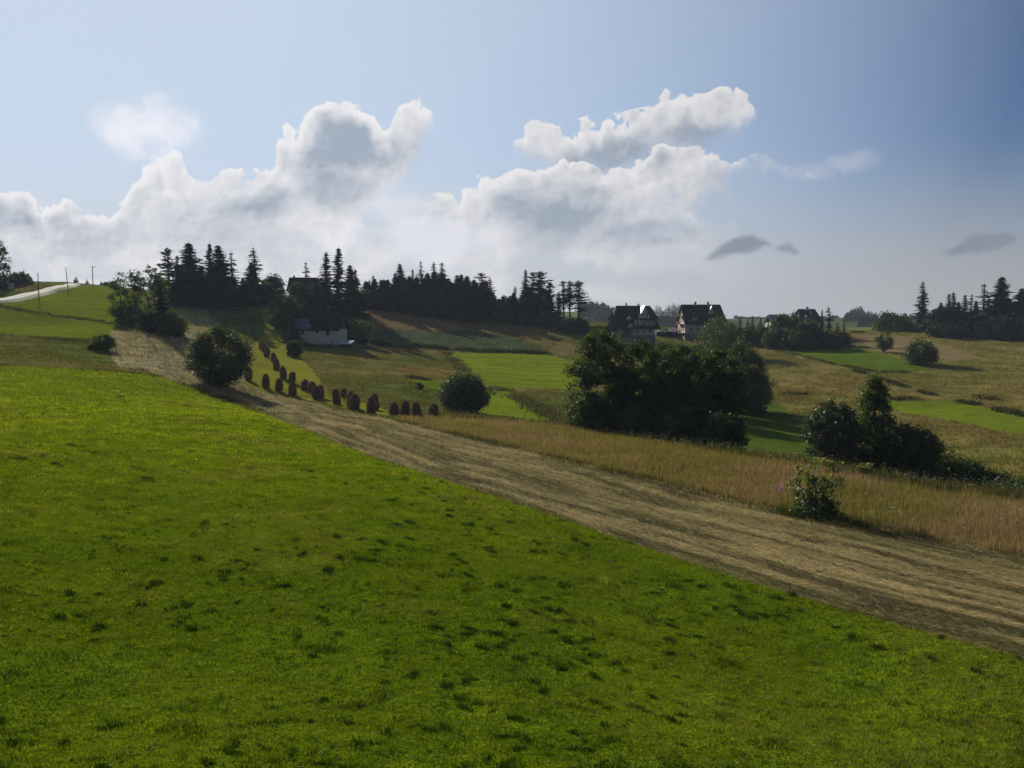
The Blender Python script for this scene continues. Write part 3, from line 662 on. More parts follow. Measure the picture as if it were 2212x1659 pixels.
def broad_meshes(seed, w, h, prof, nc, nl, leaf, sig=0.085, mat='leaves', lump=0.28, pw=1.3, trunk_r=None, depth=0.45, squash=0.8, stems=5, skew=0.0):
    global rng
    rng = np.random.default_rng(seed); P = np.array(PROF[prof])
    # clump centres through the outer part of an uneven envelope
    z = rng.random(nc * 3); rr = np.interp(z, P[:, 0], P[:, 1]); kp = (rng.random(nc * 3) < rr ** pw) & (z >= P[0, 0]); z = z[kp][:nc]; n = len(z)
    az = rng.uniform(0, 2 * math.pi, n); env = np.interp(z, P[:, 0], P[:, 1])
    bump = 1 + lump * 2 * (fbm(np.cos(az) * 1.7 + seed, np.sin(az) * 1.7 + z * 3.1, seed % 97, 3) - 0.5)
    q = np.sqrt(rng.uniform(depth ** 2, 1.0, n)) * env * bump * 0.5
    cx = np.cos(az) * q * w + skew * w * (z - 0.4); cy = np.sin(az) * q * w * squash; cz = z * h * (0.94 + 0.06 * bump)
    C = np.column_stack([cx, cy, cz]); nlv = rng.poisson(nl, n)
    idx = np.repeat(np.arange(n), nlv); m = len(idx); sg = sig * w * rng.uniform(0.6, 1.3, n)
    Pp = C[idx] + rng.normal(0, 1, (m, 3)) * sg[idx][:, None] * (1, 1, 0.75); Pp[:, 2] = np.abs(Pp[:, 2]) * (Pp[:, 2] < 0) * 0.4 + Pp[:, 2] * (Pp[:, 2] >= 0)
    out = Pp - np.array([0, 0, h * 0.4]); out /= np.linalg.norm(out, axis=1)[:, None] + 1e-6
    V = leaf_quads(Pp, leaf * rng.uniform(0.55, 1.45, m), 0.62, out, 0.7)
    ct = rng.uniform(0.72, 1.3, n)[idx] * rng.uniform(0.7, 1.35, m); hue = rng.normal(0, 0.12, n)[idx]
    tint = np.repeat(np.column_stack([ct * (1 + hue), ct, ct * (1 - hue * 0.5)]), 4, 0).clip(0.1, 3)
    V = V.reshape(-1, 3)
    cm = np_mesh('crown', V, np.arange(len(V)).reshape(-1, 4), M[mat], tint)
    tr = MB(); r0 = trunk_r or 0.022 * h + 0.02 * w
    for s in range(stems):
        e = C[rng.integers(0, n)]; b = rng.normal(0, 0.035 * w, 2) if stems > 1 else (0, 0); mid = (b[0] * 1.6 + e[0] * 0.28, b[1] * 1.6 + e[1] * 0.28, e[2] * 0.45)
        k = rng.uniform(0.5, 1.0) if s else 1.0
        tr.tube([(b[0], b[1], -0.4), (b[0] * 1.1, b[1] * 1.1, 0.12 * h), mid, (e[0] * 0.62, e[1] * 0.62, e[2] * 0.75), tuple(e)], [r0 * k * 1.15, r0 * k * 0.9, r0 * k * 0.6, r0 * k * 0.33, r0 * k * 0.1], 6)
    return tr.mesh('trunk', M['bark'], True), cm
BROADS = 0
def broad(u, top, w, Y, prof, label, name='broadleaf_tree', cat='tree', group=None, leaf=None, nc=None, nl=70, base_v=None, **kw):
    global BROADS
    BROADS += 1
    if base_v is not None: x, y, _ = hit(u, base_v); Y = y
    else: x, y, _ = at(u, 700, Y)
    zb = gz(x, y); h = max(0.6, at(u, top, Y)[2] - zb); wm = w / FPX * Y
    leaf = leaf or max(0.16, Y * 0.0026)
    tm, cm = broad_meshes(500 + BROADS * 13, wm, h, prof, nc or 110, nl, leaf, **kw)
    o = empty(name, (x, y, zb)); link(bpy.data.objects.new('trunk', tm), o); link(bpy.data.objects.new('crown', cm), o)
    return tag(o, label, cat, group)

HG = 'spruces of the group on the left hilltop'
for a in [
 (369,532,36,252,'pine','sparse high-crowned conifer at the left end of the hilltop group above the mown strip'),
 (385,550,40,250,'slim','short ragged spruce close beside the leftmost conifer of the hilltop group'),
 (415,522,62,254,'dense','broad dense spruce, the left one of the two widest in the hilltop group'),
 (454,523,36,262,'slim','narrow spire-topped spruce between the two widest spruces of the hilltop group'),
 (481,528,64,252,'dense','broad dense spruce, the right one of the two widest in the hilltop group'),
 (506,542,34,262,'sparse','thin see-through spruce on the right shoulder of the widest hilltop spruces'),
 (545,564,40,258,'dense','blunt dark spruce pressed against the left side of the lone spire on the hilltop'),
 (558,532,42,256,'sparse','tall spire spruce with open whorls at the right end of the hilltop group'),
]: conifer(*a, group=HG)
for u, t, w, Y in [(400,585,46,262),(434,572,44,264),(467,582,44,266),(526,600,42,262),(442,610,50,256),(503,603,46,258),(536,612,42,254),(380,605,44,256),(572,612,36,262)]:
    conifer(u, t, w, Y, 'dense', 'lower dark spruce filling the gaps beneath the tall hilltop group', 'low spruces filling in the hilltop group')
for u, t, w, Y, l in [(593,594,48,262,'round leafy tree on the skyline between the spire spruce and the dark house'),(576,604,34,266,'small leafy tree just right of the hilltop spire spruce'),(350,600,40,262,'leafy tree half hidden at the left foot of the hilltop spruces')]:
    broad(u, t, w, Y, 'tall', l, nc=70, nl=45, leaf=0.75)
UG = 'spruces beside the dark house on the hill'
for a in [
 (665,564,24,292,'sparse','slender spruce tip rising over the roof of the dark hill house'),
 (706,543,42,272,'slim','left one of the twin tall spruces right of the dark hill house'),
 (730,532,46,274,'slim','taller right one of the twin spruces right of the dark hill house'),
 (760,571,46,276,'dense','broad spruce stepping down right of the twin tall spruces'),
 (771,580,36,284,'slim','slim spruce behind the broad one right of the twin tall spruces'),
]: conifer(*a, group=UG)
for u, t, w, Y, l in [
 (615,634,58,236,'pale green willow on the slope below the dark hill house'),
 (640,612,34,284,'leafy tree at the left wall of the dark hill house'),(692,606,40,282,'leafy tree at the right wall of the dark hill house'),
 (606,668,36,226,'bushy tree below the pale green willow'),]:
    broad(u, t, w, Y, 'tall', l, nc=80, nl=55, leaf=0.65, mat='willow_leaves' if 'willow' in l else 'leaves')
for u, t, w, Y in [(668,640,52,240),(700,632,56,242),(728,640,48,240),(752,640,40,262),(684,612,44,262),(648,640,44,246)]:
    conifer(u, t, w, Y, 'dense', 'dark spruce crowded on the bank behind the white house', 'dark spruces behind the white house')
conifer(632,690,44,212,'small','dense dark spruce at the left gable of the white house')
for u, t, w, bv, l in [(776,694,58,742,'round bush to the right of the white house'),(636,738,30,772,'small round bush on the lower left corner of the white house garden'),(748,690,30,735,'narrow leafy tree at the right gable of the white house')]:
    broad(u, t, w, None, 'round', l, name='bush', cat='bush', base_v=bv, nc=60, nl=60, leaf=0.5)
# ---- the long forest row
FG = 'spruces in the front of the forest row'
FR = [
 (809,594,20,306,'slim','lone thin spruce at the left end of the forest row'),
 (832,602,22,308,'slim','small thin spruce, second from the left end of the forest row'),
 (854,588,24,308,'slim','narrow spruce just left of the first big cone of the forest row'),
 (868,568,36,306,'dense','first big dense cone from the left in the forest row'),
 (891,580,22,306,'slim','slim spruce right of the first big cone of the forest row'),
 (910,561,30,312,'sparse','tall open spruce with bare-looking tip, highest in the left half of the forest row'),
 (928,590,34,304,'dense','stout lower spruce between the open spire and the twin tips of the forest row'),
 (939,564,28,312,'slim','left one of the twin tips in the middle of the forest row'),
 (956,564,36,310,'sparse','right one of the twin tips in the middle of the forest row, with spread whorls'),
 (986,592,34,304,'dense','dense spruce right of the twin tips of the forest row'),
 (999,591,20,314,'sparse','very thin spire behind the dense spruce right of the twin tips'),
 (1008,608,22,302,'slim','short spruce in the dip right of the thin spire of the forest row'),
 (1016,612,18,304,'slim','tiny pointed spruce in the dip of the forest row'),
 (1039,587,38,300,'pine','full-topped pine standing over the right half of the forest row'),
 (1063,597,36,298,'sparse','spruce with wide lower whorls right of the full-topped pine'),
 (1111,617,24,294,'slim','small spruce alone in the gap left of the tall pair of pines'),
 (1136,581,32,292,'slim','tall left tree of the big pine clump near the right end of the row'),
 (1150,585,34,294,'pine','middle tree of the big pine clump near the right end of the row'),
 (1166,583,44,290,'pine','broad right tree of the big pine clump near the right end of the row'),
 (1190,607,24,288,'pine','slim pine right of the big pine clump'),
 (1206,629,26,284,'slim','low spruce between the slim pine and the end group of the row'),
 (1218,604,26,292,'pine','airy pine, left one of the three that end the forest row'),
 (1231,605,26,294,'pine','airy pine, middle one of the three that end the forest row'),
 (1251,603,44,284,'pine','large pine closing the right end of the forest row'),
]
for a in FR: conifer(*a, group=FG)
rnd = random.Random(5)
for k in range(74):
    u = 784 + k * 5.5 + rnd.uniform(-3, 3)
    if 1070 < u < 1105: t = rnd.uniform(636, 648)
    else: t = np.interp(u, [780, 850, 950, 1020, 1060, 1110, 1150, 1180], [618, 600, 586, 606, 612, 634, 620, 634]) + rnd.uniform(-10, 18)
    conifer(u, t, rnd.uniform(36, 54), np.interp(u, [780, 1000, 1180], [304, 300, 290]) + rnd.uniform(-3, 16), 'dense' if rnd.random() < 0.7 else 'slim', 'lower dark spruce deep in the forest row behind the brown field', 'lower spruces of the forest row')
for u, t, w, Y, l in [(1086,642,34,290,'low leafy tree in the dip left of the tall pine clump'),(1240,690,60,276,'dark scrub under the pines at the right end of the forest row'),(790,628,34,300,'leafy tree at the left end of the forest row'),(1180,672,40,284,'dark undergrowth bush beneath the slim pine of the row')]:
    broad(u, t, w, Y, 'round', l, nc=60, nl=45, leaf=0.8)
for u, l in ((1217,'bare trunk'),):
    pass
# ---- left hillside
broad(275,589,74,184,'open','open layered leafy tree, left one of the pair below the skyline', nc=66, nl=52, leaf=0.42, sig=0.062, lump=0.42, stems=6)
broad(327,578,64,190,'open','open layered leafy tree, right one of the pair below the skyline', nc=64, nl=52, leaf=0.42, sig=0.062, lump=0.42, stems=6)
broad(274,648,54,180,'round','dark bush at the foot of the left layered tree', name='bush', cat='bush', nc=60, nl=60, leaf=0.45)
conifer(352,612,70,166,'small','dark broad young spruce in front of the right layered tree')
broad(372,672,60,163,'round','dark bush on the right side of the young spruce by the mown strip', name='bush', cat='bush', nc=70, nl=60, leaf=0.42)
broad(322,672,50,168,'round','dark bush on the left side of the young spruce', name='bush', cat='bush', nc=60, nl=60, leaf=0.42)
broad(219,725,50,None,'low','small dark bush on the edge of the rough grass at the left', name='bush', cat='bush', base_v=757, nc=45, nl=60, leaf=0.34, skew=0.25)
broad(474,709,136,None,'willow','big round willow bush standing in the mown strip', name='willow_bush', cat='bush', base_v=833, nc=260, nl=75, leaf=0.27, sig=0.055, mat='willow_leaves', stems=9, lump=0.36)
broad(1004,807,102,None,'round','round bush on the near edge of the centre green field', name='bush', cat='bush', base_v=890, nc=200, nl=75, leaf=0.27, sig=0.06, mat='willow_leaves', stems=7, lump=0.30)
broad(906,828,18,None,'low','tiny dark bush left of the round bush by the green field', name='bush', cat='bush', base_v=841, nc=14, nl=40, leaf=0.3)
# ---- far left skyline
broad(2,508,50,236,'tall','tall open leafy tree at the left edge of the photo', nc=80, nl=36, leaf=0.55, sig=0.07, lump=0.45)
conifer(28,584,24,246,'small','small spruce behind the hedge right of the tall edge tree')
for i, (u, t, w, Y, l) in enumerate([(38,592,28,250,'clipped dark shrub in the skyline hedge, left of three'),(52,589,26,256,'clipped dark shrub in the skyline hedge, middle of three'),(64,593,18,262,'clipped dark shrub in the skyline hedge, right of three'),(2,600,12,232,'dark shrub before the pale wall at the left edge'),(13,600,12,232,'dark column shrub right of the pale wall at the left edge')]):
    broad(u, t, w, Y, 'low' if i < 3 else 'column', l, name='shrub', cat='shrub', nc=40, nl=45, leaf=0.5)
conifer(57,583,10,262,'slim','tiny spruce tip rising out of the skyline hedge')
conifer(168.5,596,14,318,'small','little spruce on the skyline right of the track end')
conifer(192,602,12,322,'small','second little spruce on the skyline left of the tallest pole')
conifer(222,607,14,312,'dense','dark little spruce on the skyline right of the tallest pole')
broad(234,612,18,306,'round','dark low bush on the skyline right of the little spruces', name='bush', cat='bush', nc=30, nl=40, leaf=0.7)
# ---- the big clump in the hollow
CL = 'trees of the big clump in the hollow'
for u, t, w, Y, pr, l in [
 (1302,712,138,80,'round','leafy tree with pale glinting leaves at the left end of the big clump'),
 (1392,738,124,80,'round','dark leafy tree second from the left in the big clump'),
 (1474,748,128,76,'round','dark leafy tree in the middle of the big clump'),
 (1552,757,120,73,'round','dark leafy tree at the front right of the big clump'),
 (1606,731,112,124,'tall','leafy tree at the back right end of the big clump'),
 (1440,735,110,118,'round','paler leafy crown showing behind the middle of the big clump'),
 (1535,738,96,120,'round','paler leafy crown showing behind the right of the big clump'),
]: broad(u, t, w, Y, pr, l, group=CL, nc=270, nl=82, leaf=0.25, sig=0.055, lump=0.22, stems=4, trunk_r=0.16, mat='willow_leaves' if u == 1300 else 'leaves')
for u, t, w, Y, l in [(1280,850,110,77,'low leafy bush skirting the left foot of the big clump'),(1390,880,120,74,'low bush skirting the big clump second from its left'),(1480,885,120,71,'low bush skirting the middle foot of the big clump'),(1566,890,100,68,'low bush skirting the right foot of the big clump'),(1632,800,76,122,'low bush at the back right flank of the big clump')]:
    broad(u, t, w, Y, 'low', l, name='bush', cat='bush', group='bushes skirting the big clump', nc=130, nl=70, leaf=0.22, sig=0.06)
# ---- right clump
broad(1806,868,122,60,'round','round leafy bush at the left of the right-hand clump', name='bush', cat='bush', nc=220, nl=75, leaf=0.20, sig=0.055, mat='willow_leaves', lump=0.15)
broad(1895,816,136,61,'column','tall pointed aspen in the middle of the right-hand clump', name='aspen_tree', nc=250, nl=62, leaf=0.19, sig=0.05, pw=0.5, lump=0.12, depth=0.2, stems=3)
broad(1957,918,90,59,'round','dark bush right of the tall pointed aspen', name='bush', cat='bush', nc=150, nl=70, leaf=0.19)
broad(2002,925,80,58,'round','dark bush at the right end of the right-hand clump', name='bush', cat='bush', nc=140, nl=70, leaf=0.19)
broad(1758,990,112,None,'sapling','loose yellow green sapling on the edge of the brown meadow', name='sapling', cat='sapling', base_v=1112, nc=58, nl=28, leaf=0.16, sig=0.06, mat='sapling_leaves', lump=0.5, stems=8, trunk_r=0.03)
broad(1762,1070,100,None,'low','dark weeds around the foot of the sapling', name='shrub', cat='shrub', base_v=1116, nc=60, nl=40, leaf=0.13, sig=0.07)
for u, t, w, Y, l in [(2048,972,110,61,'low dark foliage added for the shadow, touching the right end of the right-hand clump'),(2095,1000,112,60,'low dark foliage added for the shadow, second in the trail running right from the right-hand clump'),(2140,1024,112,59,'low dark foliage added for the shadow, third in the trail running right from the right-hand clump'),(2200,1046,120,57,'low dark foliage added for the shadow at the photo edge ending the trail from the right-hand clump')]:  # added low foliage stands in for the clump's shadow wedge
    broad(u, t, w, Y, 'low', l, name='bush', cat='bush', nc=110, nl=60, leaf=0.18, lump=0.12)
broad(1866,998,40,None,'sapling','small leafy sapling before the aspen clump', name='sapling', cat='sapling', base_v=1030, nc=22, nl=30, leaf=0.13, mat='sapling_leaves')
# ---- terrace and gardens
for u, t, w, Y, l in [(1556,688,94,208,'large round leafy tree in front of the second timber house'),(1505,748,56,190,'leafy bush below the second timber house'),(1690,682,50,240,'bushy tree left of the small red-roofed house'),(1712,677,34,244,'taller bushy tree touching the small red-roofed house'),(1745,690,50,238,'dark bushy tree in front of the small red-roofed house'),(1672,715,40,238,'low bushes at the left of the garden trees'),(1775,710,40,240,'dark bushy tree right of the small red-roofed house'),(1722,715,60,234,'dark shrub mass at the foot of the garden trees'),(1790,722,50,236,'dark shrub at the right foot of the garden trees'),(1648,705,34,246,'rounded shrub between the young garden conifers')]:
    broad(u, t, w, Y, 'round', l, nc=110, nl=60, leaf=0.5)
for a in [(1598,680,26,250,'small','young conifer just right of the large round tree by the second timber house'),(1615,687,22,250,'small','second young conifer in the garden row right of the second timber house'),(1627,682,24,254,'small','third and tallest young conifer in the garden row'),(1643,686,26,252,'small','fourth young conifer in the garden row'),(1659,694,24,248,'small','fifth young conifer in the garden row'),(1669,692,18,254,'small','last thin conifer of the garden row before the bushy trees'),
 (1794,660,40,246,'sparse','spruce with a long bare spire right of the small red-roofed house'),(1809,694,26,242,'small','dark young spruce, left of the last two in the garden'),(1824,696,28,240,'small','dark young spruce at the right end of the garden'),(1774,668,12,270,'slim','thin spruce tip behind the right side of the red-roofed house'),(1750,700,30,242,'small','dark conifer under the roof of the red-roofed house')]:
    conifer(*a, group='garden conifers on the right ridge')
for u, t, w, Y, l in [(1916,678,54,282,'round leafy tree on the ridge, left of two before the lone spruce'),(1946,684,56,284,'round leafy tree on the ridge, right of two before the lone spruce'),(1952,704,70,278,'low scrub beneath the two round ridge trees')]:
    broad(u, t, w, Y, 'round', l, nc=70, nl=50, leaf=0.7)
broad(1910,721,36,None,'oval','small leafy tree alone on the tan slope', base_v=761, nc=45, nl=50, leaf=0.45, squash=1.0)
broad(1990,738,66,None,'round','dark leaning bush alone on the right slope', name='bush', cat='bush', base_v=788, nc=90, nl=60, leaf=0.42)
# ---- right ridge trees
RG = 'spruces of the right ridge wood'
for a in [(1994,606,42,286,'slim','lone tall ragged spruce standing apart left of the right ridge wood'),
 (2050,633,34,262,'slim','left one of the first pair of spruces in the right ridge wood'),(2060,630,32,264,'slim','right one of the first pair of spruces in the right ridge wood'),
 (2084,635,34,262,'slim','left one of the second pair of spruces in the right ridge wood'),(2094,634,36,264,'sparse','right one of the second pair of spruces in the right ridge wood'),
 (2124,610,44,262,'sparse','spruce with spreading whorls left of the tallest in the right ridge wood'),
 (2157,595,58,250,'dense','tallest and broadest spruce of the right ridge wood'),
 (2198,620,54,246,'dense','broad spruce near the right edge of the photo'),(2213,628,50,250,'dense','spruce cut by the right edge of the photo'),(2136,642,26,262,'slim','short spruce close left of the tallest ridge spruce'),
 (2031,652,24,266,'dense','low pointed spruce at the left end of the right ridge wood'),(2072,650,26,266,'dense','low pointed spruce between the two pairs of the right ridge wood'),
 (2108,648,28,264,'dense','low pointed spruce right of the second pair of the right ridge wood'),(2178,640,34,252,'dense','pointed spruce between the tallest and the edge spruces of the right ridge wood')]:
    conifer(*a, group=RG)
for i, (u, t, w, Y, l) in enumerate([(2024,668,44,262,'leafy tree at the left end of the right ridge wood'),(2040,662,40,258,'leafy tree below the first pair of ridge spruces'),(2072,676,52,256,'leafy tree below the second pair of ridge spruces'),(2108,680,52,252,'leafy tree left of the tallest ridge spruce'),(2140,688,50,246,'dark leafy tree at the foot of the tallest ridge spruce'),(2180,684,56,242,'dark leafy tree right of the tallest ridge spruce'),(2206,688,54,240,'leafy tree at the right edge below the broad spruce'),(2044,704,70,252,'low scrub on the edge of the right ridge wood')]):
    broad(u, t, w, Y, 'round', l, nc=80, nl=55, leaf=0.65, mat='needles')
# ---- far hazy woods: one mass of small crowns each
def far_wood(name, label, spots):
    global rng
    rng = np.random.default_rng(len(spots)); Vs = []
    for u, t, Y, w, con in spots:
        x, y, _ = at(u, 700, Y); zb = gz(x, y); h = max(3.0, at(u, t, Y)[2] - zb); n = 260; wm = w / FPX * Y
        q = rng.random(n) ** 0.7; prof = (1 - q) ** 0.85 + 0.04 if con else np.sqrt(np.clip(1 - (2 * q - 0.95) ** 2, 0.03, 1))
        az = rng.uniform(0, 6.28, n); r = prof * wm * 0.5 * rng.uniform(0.3, 1.1, n)
        C = np.column_stack([x + np.cos(az) * r, y + np.sin(az) * r, zb + q * h])
        Vs.append(leaf_quads(C, np.clip(wm * 0.28 * (0.25 + prof), 0.5, 3) * rng.uniform(0.7, 1.3, n), 0.7))
    V = np.vstack(Vs); tint = np.repeat(rng.uniform(0.6, 1.4, len(V)), 4)[:, None] * np.ones(3); V = V.reshape(-1, 3)
    tag(link(bpy.data.objects.new(name, np_mesh(name, V, np.arange(len(V)).reshape(-1, 4), M['needles'], tint))), label, 'woodland', kind='stuff')
rnd = random.Random(11)
S = [(u, np.interp(u, [1262, 1290, 1320, 1345], [652, 650, 664, 672]) + rnd.uniform(-3, 4), 800 + rnd.uniform(-40, 60), rnd.uniform(12, 20), rnd.random() < .5) for u in np.arange(1255, 1350, 3.2)]
S += [(u, rnd.uniform(676, 690), 740 + rnd.uniform(-30, 30), 18, rnd.random() < .4) for u in np.arange(1300, 1480, 5)]
far_wood('distant_wood', 'hazy wooded hill seen left of the first timber house', S)
S = [(u, np.interp(u, [1405, 1422, 1432, 1450, 1472], [672, 655, 668, 652, 658]) + rnd.uniform(-3, 8), 800 + rnd.uniform(-30, 40), rnd.uniform(8, 13), True) for u in np.arange(1404, 1480, 2.6)]
far_wood('distant_wood', 'hazy spruce wood seen between the two timber houses', S)
S = [(u, np.interp(u, [1824, 1845, 1858, 1866, 1880, 1898], [676, 662, 658, 672, 672, 684]) + rnd.uniform(-3, 5), (700 if u < 1868 else 640) + rnd.uniform(-20, 30), rnd.uniform(8, 12), True) for u in np.arange(1824, 1900, 2.4)]
S += [(u, rnd.uniform(672, 690), 640 + rnd.uniform(-20, 20), 12, True) for u in np.arange(1856, 1898, 3)]
far_wood('distant_wood', 'hazy bluish spruce wood on the far right hill', S)
S = [(u, rnd.uniform(674, 684), 760 + rnd.uniform(-20, 30), 10, rnd.random() < .6) for u in np.arange(1950, 2015, 4)] + [(u, rnd.uniform(681, 688), 1150 + rnd.uniform(-40, 40), 10, False) for u in np.arange(1590, 1830, 7)]
far_wood('distant_wood', 'thin hazy tree line on the far right horizon', S)
# ---- hanging hay: stacks on the mown field
def stack_meshes(seed, w, h, sparse=False):
    global rng
    rng = np.random.default_rng(seed); nz, na = 16, 26; e = rng.uniform(-.10, .10, 6); prof = [(0, .84 + e[0]), (.08, .96 + e[1]), (.3, 1.0), (.6, .93 + e[2]), (.8, .76 + e[3]), (.92, .56 + e[4]), (1, .22 + abs(e[5]))]; lean = rng.normal(0, .055, 2) * h
    P = np.array(prof); V = []; ph = rng.uniform(0, 50)
    for i in range(nz):
        t = i / (nz - 1); rr = np.interp(t, P[:, 0], P[:, 1]) * w / 2
        for k in range(na):
            a = 2 * math.pi * k / na; nn = 1 + 0.22 * (float(fbm(np.array([math.cos(a) * 1.6 + ph]), np.array([math.sin(a) * 1.6 + t * 4]), seed % 90, 3)[0]) - 0.5) * 2
            V.append((math.cos(a) * rr * nn + lean[0] * t, math.sin(a) * rr * nn * 0.9 + lean[1] * t, 0.12 + t * (h - 0.12) + 0.03 * math.sin(5 * a + ph)))
    F = [(i * na + k, i * na + (k + 1) % na, (i + 1) * na + (k + 1) % na, (i + 1) * na + k) for i in range(nz - 1) for k in range(na)]
    V = np.array(V); F = np.array(F); lay = rng.uniform(0.6, 1.2, len(V))[:, None] * np.ones(3)
    # loose stalks all over the outside
    n = 1500; t = rng.random(n); a = rng.uniform(0, 6.28, n); rr = np.interp(t, P[:, 0], P[:, 1]) * w / 2 * rng.uniform(0.95, 1.08, n)
    C = np.column_stack([np.cos(a) * rr + lean[0] * t, np.sin(a) * rr * 0.9 + lean[1] * t, 0.1 + t * (h - 0.1)])
    d = np.column_stack([np.cos(a) * 0.4, np.sin(a) * 0.4, -np.ones(n)]) + rng.normal(0, 0.55, (n, 3)); d /= np.linalg.norm(d, axis=1)[:, None]
    s = np.cross(d, np.column_stack([np.cos(a), np.sin(a), np.zeros(n)])); ln = rng.uniform(0.12, 0.42, n)[:, None]
    q = np.empty((n, 4, 3)); q[:, 0] = C - s * 0.02; q[:, 1] = C + s * 0.02; q[:, 2] = C + d * ln + s * 0.006; q[:, 3] = C + d * ln - s * 0.006
    tint = np.vstack([lay, np.repeat(rng.uniform(0.5, 1.6, n), 4)[:, None] * np.ones(3)])
    b = len(V); Vh = np.vstack([V, q.reshape(-1, 3)]); Fh = np.vstack([F, b + np.arange(4 * n).reshape(-1, 4)])
    hay_m = np_mesh('hay', Vh, Fh, M['stack_hay'], tint, False)
    pole = MB()
    pole.tube([(0, 0, -0.3), (0, 0, h + 0.10)], [0.05, 0.03], 6)
    for k in range(3):
        a = 2.1 * k + 0.4; pole.tube([(math.cos(a) * w * 0.42, math.sin(a) * w * 0.4, -0.2), (0, 0, h * 0.8)], 0.035, 5)
    return pole.mesh('drying_pole', M['bark']), hay_m
M['stack_hay'] = leaf_mat('stack_hay', (0.19, 0.130, 0.085), 0.10, (0.24, 0.16, 0.08), 0.0)
def z3(x, y): return (700 + x * .12054) * .73733, (980 + y * .12054) * .73733
def z1(x, y): return (960 + x * .09042) * .73733, (1120 + y * .09042) * .73733
def z2(x, y): return (1120 + x * .09042) * .73733, (1140 + y * .09042) * .73733
ST = [
 (z3, 555, 180, 385, 115, 'farthest haystack, at the very top of the line on the mown field'),
 (z3, 612, 240, 440, 115, 'second haystack from the top of the line, squeezed between its neighbours'),
 (z3, 676, 310, 560, 130, 'third haystack from the top of the line, in front of the farthest two'),
 (z3, 860, 440, 700, 118, 'haystack with a knob-like cap in the upper part of the line'),
 (z3, 912, 575, 870, 140, 'haystack directly below the one with the knob-like cap'),
 (z3, 1088, 770, 1080, 140, 'haystack halfway down the line, alone below the capped pair'),
 (z3, 1287, 905, 1180, 160, 'haystack in the line whose foot is hidden by a nearer haystack'),
 (z3, 1595, 1090, 1355, 165, 'squat haystack left of the cluster of three near the field edge'),
 (z3, 1785, 1140, 1430, 170, 'haystack at the back left of the cluster of three'),
 (z3, 1885, 1245, 1585, 185, 'nearest haystack of the cluster of three'),
 (z3, 1975, 1222, 1550, 140, 'haystack at the back right of the cluster of three, half hidden'),
 (z3, 232, 800, 1120, 155, 'haystack half hidden by the willow bush'),
 (z3, 655, 955, 1295, 165, 'first haystack of the front row in full view right of the willow bush'),
 (z3, 972, 1060, 1385, 165, 'middle haystack of the front row between the strip and the upper line'),
 (z3, 1300, 1145, 1475, 172, 'haystack at the right end of the front row, overlapping the one behind'),
 (z1, 305, 210, 715, 235, 'large haystack left of the bare drying rack'),
 (z1, 750, 300, 800, 240, 'haystack peeping out behind the widest haystack'),
 (z1, 840, 370, 905, 350, 'widest haystack, at the edge of the mown strip'),
 (z1, 1405, 470, 1035, 255, 'front haystack of the overlapping pair right of the widest one'),
 (z1, 1535, 365, 895, 180, 'rear haystack of the overlapping pair right of the widest one'),
 (z2, 400, 420, 885, 255, 'first of the four haystacks in a row by the brown meadow'),
 (z2, 740, 370, 880, 250, 'second of the four haystacks by the brown meadow, with a pointed top'),
 (z2, 1145, 430, 915, 250, 'third of the four haystacks by the brown meadow'),
 (z2, 1650, 490, 915, 265, 'last haystack on the right, with a slanting flat top'),
]
for i, (fn, xc, t, b, w, l) in enumerate(ST):
    u, vt = fn(xc, t); _, vb = fn(xc, b); k = .12054 if fn is z3 else .09042
    x, y, z = hit(u, vb, 40, 260); h = (vb - vt) / FPX * y / (CP * CP) * 1.0; wm = w * k * .73733 / FPX * y
    h = min(max(h, 1.5), 2.9); wm = min(max(wm, 0.95), 2.3)
    pm, hm = stack_meshes(300 + i, wm, h)
    o = empty('haystack', (x, y, z), 0.0); link(bpy.data.objects.new('drying_pole', pm), o); link(bpy.data.objects.new('hay', hm), o)
    tag(o, l, 'haystack', 'haystacks on the mown field')
# the one rack that carries only a little hay
u, vt = z1(515, 185); _, vb = z1(515, 640); x, y, z = hit(u, vb, 40, 260); h = (vb - vt) / FPX * y
pole = MB()
pole.tube([(0, 0, -0.2), (0, 0, h)], [0.055, 0.03], 6)
pole.tube([(-0.42, 0, -0.2), (0, 0, h * 0.86)], 0.045, 5); pole.tube([(0.42, 0.1, -0.2), (0, 0, h * 0.86)], 0.045, 5); pole.tube([(0.05, 0.45, -0.2), (0, 0, h * 0.86)], 0.045, 5)
for zz, L in ((0.45, 0.36), (0.72, 0.25), (0.3, 0.5)): pole.tube([(-L, 0.02, h * zz), (L, -0.02, h * zz)], 0.03, 5)
o = empty('drying_rack', (x, y, z)); pole.build('pole_frame', M['bark'], o)
hm = stack_meshes(399, 0.62, h * 0.62)[1]; ho = link(bpy.data.objects.new('hay', hm), o); ho.location = (0, 0, h * 0.38)
tag(o, 'nearly bare drying rack on legs with little hay, between two haystacks', 'drying rack')
